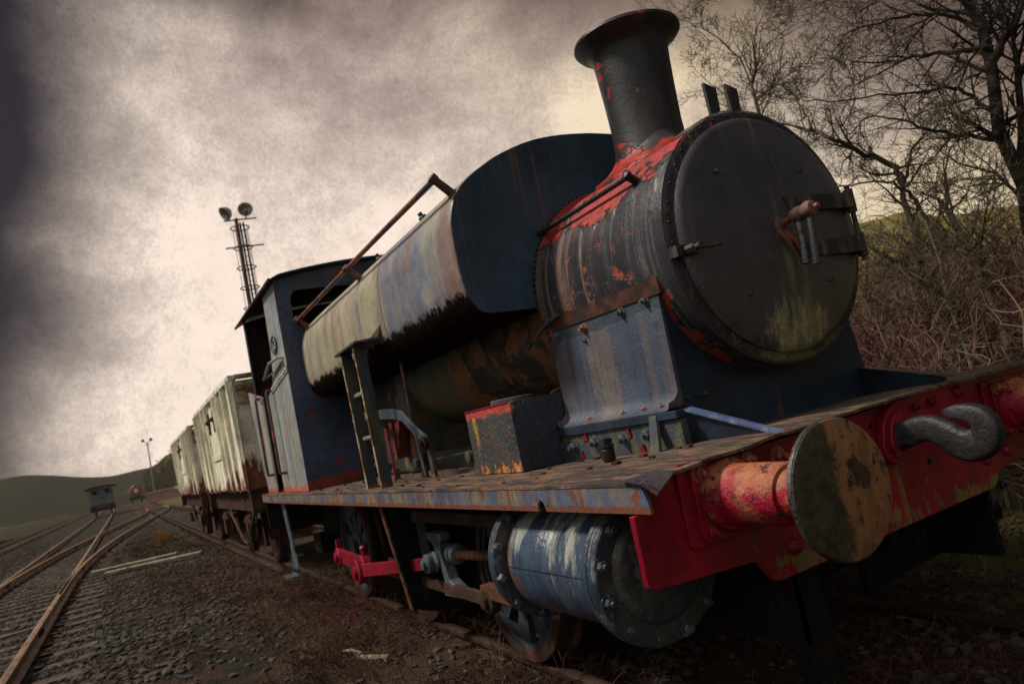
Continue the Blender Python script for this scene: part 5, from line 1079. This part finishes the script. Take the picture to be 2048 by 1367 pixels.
stalks('dead_weeds', 'weed', 'tangle of reddish dead weed stalks along the near rail', 'weeds', [(-9, .8, -1.7, -.3, 14000, .02, .12, .0026, 1.8), (-7, .4, -1.9, -.7, 700, .12, .42, .0022, .6), (-16, -9, -2.4, -.8, 2600, .03, .14, .004, 1.5), (-8, .5, -4.2, -1.6, 3000, .01, .06, .003, 2.2), (-4, 3, .9, 6, 4500, .03, .16, .0035, 2.0), (-2.5, 1.5, -.7, .9, 2500, .02, .12, .003, 2), (-24, -16, -3.6, -.8, 2200, .03, .16, .006, 1.4)], 17)
stalks('moss_tufts', 'grass', 'low yellow green moss and grass tufts on the ballast', 'grass', [(-5, .6, -2.6, -1.1, 3500, .01, .04, .0032, 1.2), (-28, -18, -2.6, -.6, 3000, .03, .10, .008, 1.2), (-3, 3.5, 1.4, 5, 8000, .015, .07, .005, 1.2), (-70, -30, -12.0, -9.6, 3500, .08, .3, .02, 1.0)], 18)
# ================================================================ TREES
def grow(t, p, d, L, r, depth, spread=.5, up=.05, kink=.15, seg=5, minr=.0019):
    """a limb that wanders and throws side branches"""
    pts = [p.copy()]; rs = [r]; dd = d.normalized(); q = p.copy()
    for i in range(seg):
        dd = (dd+Vector((random.gauss(0, kink), random.gauss(0, kink), random.gauss(0, kink)+up))).normalized(); q = q+dd*(L/seg); pts.append(q.copy()); rs.append(max(minr, r*(1-.75*(i+1)/seg)))
    t.tube(pts, rs, 5 if r > .02 else 3)
    if depth > 0: sprout(t, pts, rs, depth, spread, up, L, minr, kink)
def sprout(t, pts, rs, depth, spread=.6, up=.05, L=1.0, minr=.0019, kink=.15, n=None):
    n = int(n*1.35) if n else random.randint(4, 7)
    for k in range(n):
        f = random.uniform(.12, 1.0)*(len(pts)-1); i = min(int(f), len(pts)-2); a = f-i; p = pts[i].lerp(pts[i+1], a); r = rs[i]+(rs[i+1]-rs[i])*a
        ax = (pts[i+1]-pts[i]).normalized(); _, u, w = frame(ax); ph = random.uniform(0, 6.28); dr = ax*random.uniform(.35, .9)+(u*math.cos(ph)+w*math.sin(ph))*random.uniform(.5, 1.0)
        grow(t, p, dr, L*random.uniform(.35, .62), max(minr, min(r*.62, r*.5+.002)), depth-1, spread, up, kink, 4, minr)
DP = {}
def limb(t, pix, d, w0, w1, depth=2, n=9, L=1.0, jit=.5, up=.03):
    """limb following a run of photo points at distance d (bending nearer and farther), widths in metres"""
    random.seed(int(pix[0][0]*7+pix[0][1])); dist = d; pts = []
    for i, (u, v) in enumerate(pix):
        dist = d+jit*math.sin(i*1.3+pix[0][0])*(i/len(pix)+.1); pts.append(at(u, v, dist))
    sm = []
    for i in range(len(pts)-1):
        p0 = pts[max(i-1, 0)]; p1 = pts[i]; p2 = pts[i+1]; p3 = pts[min(i+2, len(pts)-1)]
        for k in range(4):
            s = k/4; sm.append(0.5*((2*p1)+(p2-p0)*s+(2*p0-5*p1+4*p2-p3)*s*s+(3*p1-p0-3*p2+p3)*s*s*s)+Vector([random.gauss(0, .012) for _ in range(3)]))
    sm.append(pts[-1]); rs = [w0+(w1-w0)*(i/(len(sm)-1))**.8 for i in range(len(sm))]
    t.tube(sm, rs, 8 if w0 > .03 else 5); sprout(t, sm, rs, depth, up=up, L=L, n=n); return sm
def tree(label, trunk, limbs, d, mat='bark', grp='bare trees beyond the locomotive'):
    foot = at(*trunk[0], d); root = thing('bare_tree', label, 'tree', (foot.x, foot.y, GZ), True, grp)
    base = Vector((foot.x, foot.y, GZ-.1)); T = TM(); random.seed(3)
    pts = [base]+[at(u, v, d+.1*i) for i, (u, v) in enumerate(trunk)]; k = len(pts); w = trunk_w = limbs[0]*.62
    rs = [w*(1-.55*i/(k-1)) for i in range(k)]; T.tube(pts, rs, 10); T.obj('trunk', mat, root)
    C = TM()
    for L in limbs[1:]: limb(C, L[0], L[1], L[2]*.62, L[3]*.6, *L[4:])
    sprout(C, pts[1:], rs[1:], 3, n=12, L=1.0)
    C.obj('crown', mat, root); return root
tree('large dark bare tree leaning in from the upper right corner', [(2075, 760), (2070, 560), (2048, 370), (1998, 262), (1984, 140), (1966, 60), (1925, -10), (1880, -90)],
     [.13, ([(1998, 230), (1960, 205), (1917, 178), (1851, 181), (1730, 195), (1612, 203)], 8.3, .045, .008, 3, 15, 1.1), ([(1982, 96), (1940, 98), (1895, 104), (1830, 115), (1763, 123), (1700, 128)], 8.2, .05, .01, 3, 15, 1.1),
      ([(2000, 280), (1917, 269), (1856, 258), (1796, 236), (1736, 236), (1700, 268)], 8.5, .04, .008, 3, 15, 1.0), ([(1960, 60), (1900, 30), (1830, 28), (1740, 50), (1680, 70)], 8.0, .04, .008, 3, 13, 1.1),
      ([(2060, 420), (1990, 350), (1930, 330), (1880, 300)], 8.3, .035, .008, 3, 12, .9), ([(1984, 120), (2030, 40), (2060, -40)], 8.0, .07, .03, 3, 13, 1.2), ([(2048, 340), (2040, 200), (2030, 80), (2050, -20)], 8.6, .07, .03, 3, 14, 1.2),
      ([(1930, 0), (1850, -20), (1760, -5), (1680, -20)], 7.8, .03, .008, 3, 12, 1.1)], 8.3, 'bark_dark')
tree('bare tree with pale leaning trunk and long branches reaching left above the smokebox', [(1930, 770), (1905, 690), (1884, 645), (1862, 590), (1851, 548), (1832, 470), (1807, 400), (1803, 367)],
     [.10, ([(1803, 367), (1793, 342), (1760, 318), (1703, 296), (1660, 275), (1626, 263), (1577, 250), (1530, 235)], 9.0, .065, .018, 3, 17, .9), ([(1890, 480), (1878, 466), (1850, 430), (1824, 395), (1800, 378), (1763, 362), (1681, 373), (1640, 385)], 9.1, .05, .012, 3, 14, .8),
      ([(1884, 647), (1860, 590), (1829, 543), (1790, 522), (1763, 510), (1719, 477), (1690, 470)], 8.8, .065, .02, 3, 12, .7), ([(1626, 263), (1610, 225), (1590, 190), (1566, 170), (1563, 120), (1570, 70), (1580, 20)], 8.9, .018, .005, 3, 13, .7),
      ([(1807, 367), (1825, 300), (1850, 260), (1840, 200), (1870, 150)], 9.2, .03, .006, 3, 12, .8), ([(1703, 296), (1690, 250), (1710, 200), (1700, 150), (1680, 100), (1690, 60)], 8.8, .016, .005, 3, 14, .7)], 9.0)
tree('slim bare tree rising right behind the smokebox with fine upright twigs', [(1640, 700), (1600, 480), (1545, 320), (1516, 219), (1503, 170), (1512, 140), (1507, 90)],
     [.045, ([(1516, 219), (1535, 185), (1560, 160), (1600, 140)], 7.6, .016, .004, 3, 12, .6), ([(1503, 170), (1480, 120), (1440, 80), (1400, 50), (1360, 40)], 7.5, .014, .004, 3, 14, .7), ([(1540, 310), (1500, 250), (1450, 190), (1400, 150)], 7.7, .015, .004, 3, 12, .6), ([(1507, 90), (1520, 40), (1545, -10)], 7.5, .012, .004, 3, 12, .7)], 7.6)
tree('mossy bare tree leaning left at the right edge above the buffer beam', [(2030, 740), (2000, 640), (1975, 580), (1940, 500), (1905, 440), (1880, 400)],
     [.07, ([(1975, 580), (1960, 480), (1975, 400), (1960, 330)], 7.8, .03, .006, 3, 13, .8), ([(1940, 500), (1880, 480), (1820, 505), (1770, 500)], 7.6, .022, .005, 3, 12, .7), ([(2000, 640), (1930, 610), (1856, 625), (1785, 598), (1708, 587)], 7.4, .024, .006, 2, 12, .7), ([(1905, 440), (1890, 340), (1915, 260), (1900, 200)], 8.0, .02, .005, 3, 13, .8)], 7.7)
for (lab, tr, lm, d) in (('thin grey stem slanting up to the left just right of the smokebox door', [(1800, 760), (1760, 660), (1725, 590), (1700, 520), (1690, 470)], [.028, ([(1760, 660), (1745, 600), (1750, 540)], 7.0, .010, .004, 2, 9, .5)], 7.0),
                         ('slanting bare stem with forked twigs in the middle of the thicket', [(1960, 790), (1930, 690), (1895, 600), (1880, 520), (1850, 440)], [.034, ([(1895, 600), (1850, 560), (1800, 540)], 6.9, .012, .004, 2, 9, .5)], 6.9)):
    tree(lab, tr, lm, d)
# ---- thicket of brushwood on the bank
def thicket():
    random.seed(9); t = TM()
    for k in range(1700):
        az = random.uniform(42, 74); d = random.uniform(6.5, 24)**1.0; p = aim(az, 0, d); p.z = GZ-.05+gh(p.x, p.y)+max(0, (d-9)*.03)
        if p.y < 2.2: continue
        h = random.uniform(.6, 1.4)*(.9+d*.06); ln = Vector((random.gauss(-.15, .35), random.gauss(-.1, .35), 1)); r = random.uniform(.004, .010)*(.6+d*.05)
        grow(t, p, ln, h, r, 2 if d < 16 else 1, .6, .02, .22, 5, .0022+.00022*d)
    return tag(t.obj('brushwood_thicket', 'brush', smooth=False), 'dense reddish brown brushwood thicket on the bank behind the buffer beam', 'thicket', kind='stuff')
thicket()
def scrub(name, label, az0, az1, d0, d1, n, h0, h1, seed):
    random.seed(seed); t = TM()
    for k in range(n):
        az = random.uniform(az0, az1); d = random.uniform(d0, d1); p = aim(az, 0, d); e, dr = ridge(az); f = max(0, (d/dr-.50)/.50); p.z = -.4+(dr*math.tan(R_(e))+CAM.z)*f**1.25-.3
        h = random.uniform(h0, h1); grow(t, p, Vector((random.gauss(0, .25), random.gauss(0, .25), 1)), h, .05, 2, .6, .05, .2, 4, .03)
    return tag(t.obj(name, 'far_bush', smooth=False), label, 'scrub', kind='stuff')
scrub('far_scrub', 'hazy leafless scrub along the slope beyond the wagons', 1.8, 8, 170, 300, 700, 2.2, 4.2, 4)

# ================================================================ HAZE
g = G().box(-620, 60, -420, 420, -3, 62)
hz = obj('haze', g, 'ground'); tag(hz, 'thin damp haze lying over the railway yard', 'haze', kind='stuff')
hm = bpy.data.materials.new('haze_air'); hm.use_nodes = True; nt = hm.node_tree; nt.nodes.clear()
pv = N('ShaderNodeVolumePrincipled'); pv.inputs['Color'].default_value = (0.92, 0.88, 0.80, 1); pv.inputs['Density'].default_value = 0.00016
o_ = N('ShaderNodeOutputMaterial'); LK(pv.outputs[0], o_.inputs['Volume']); hz.data.materials.clear(); hz.data.materials.append(hm)
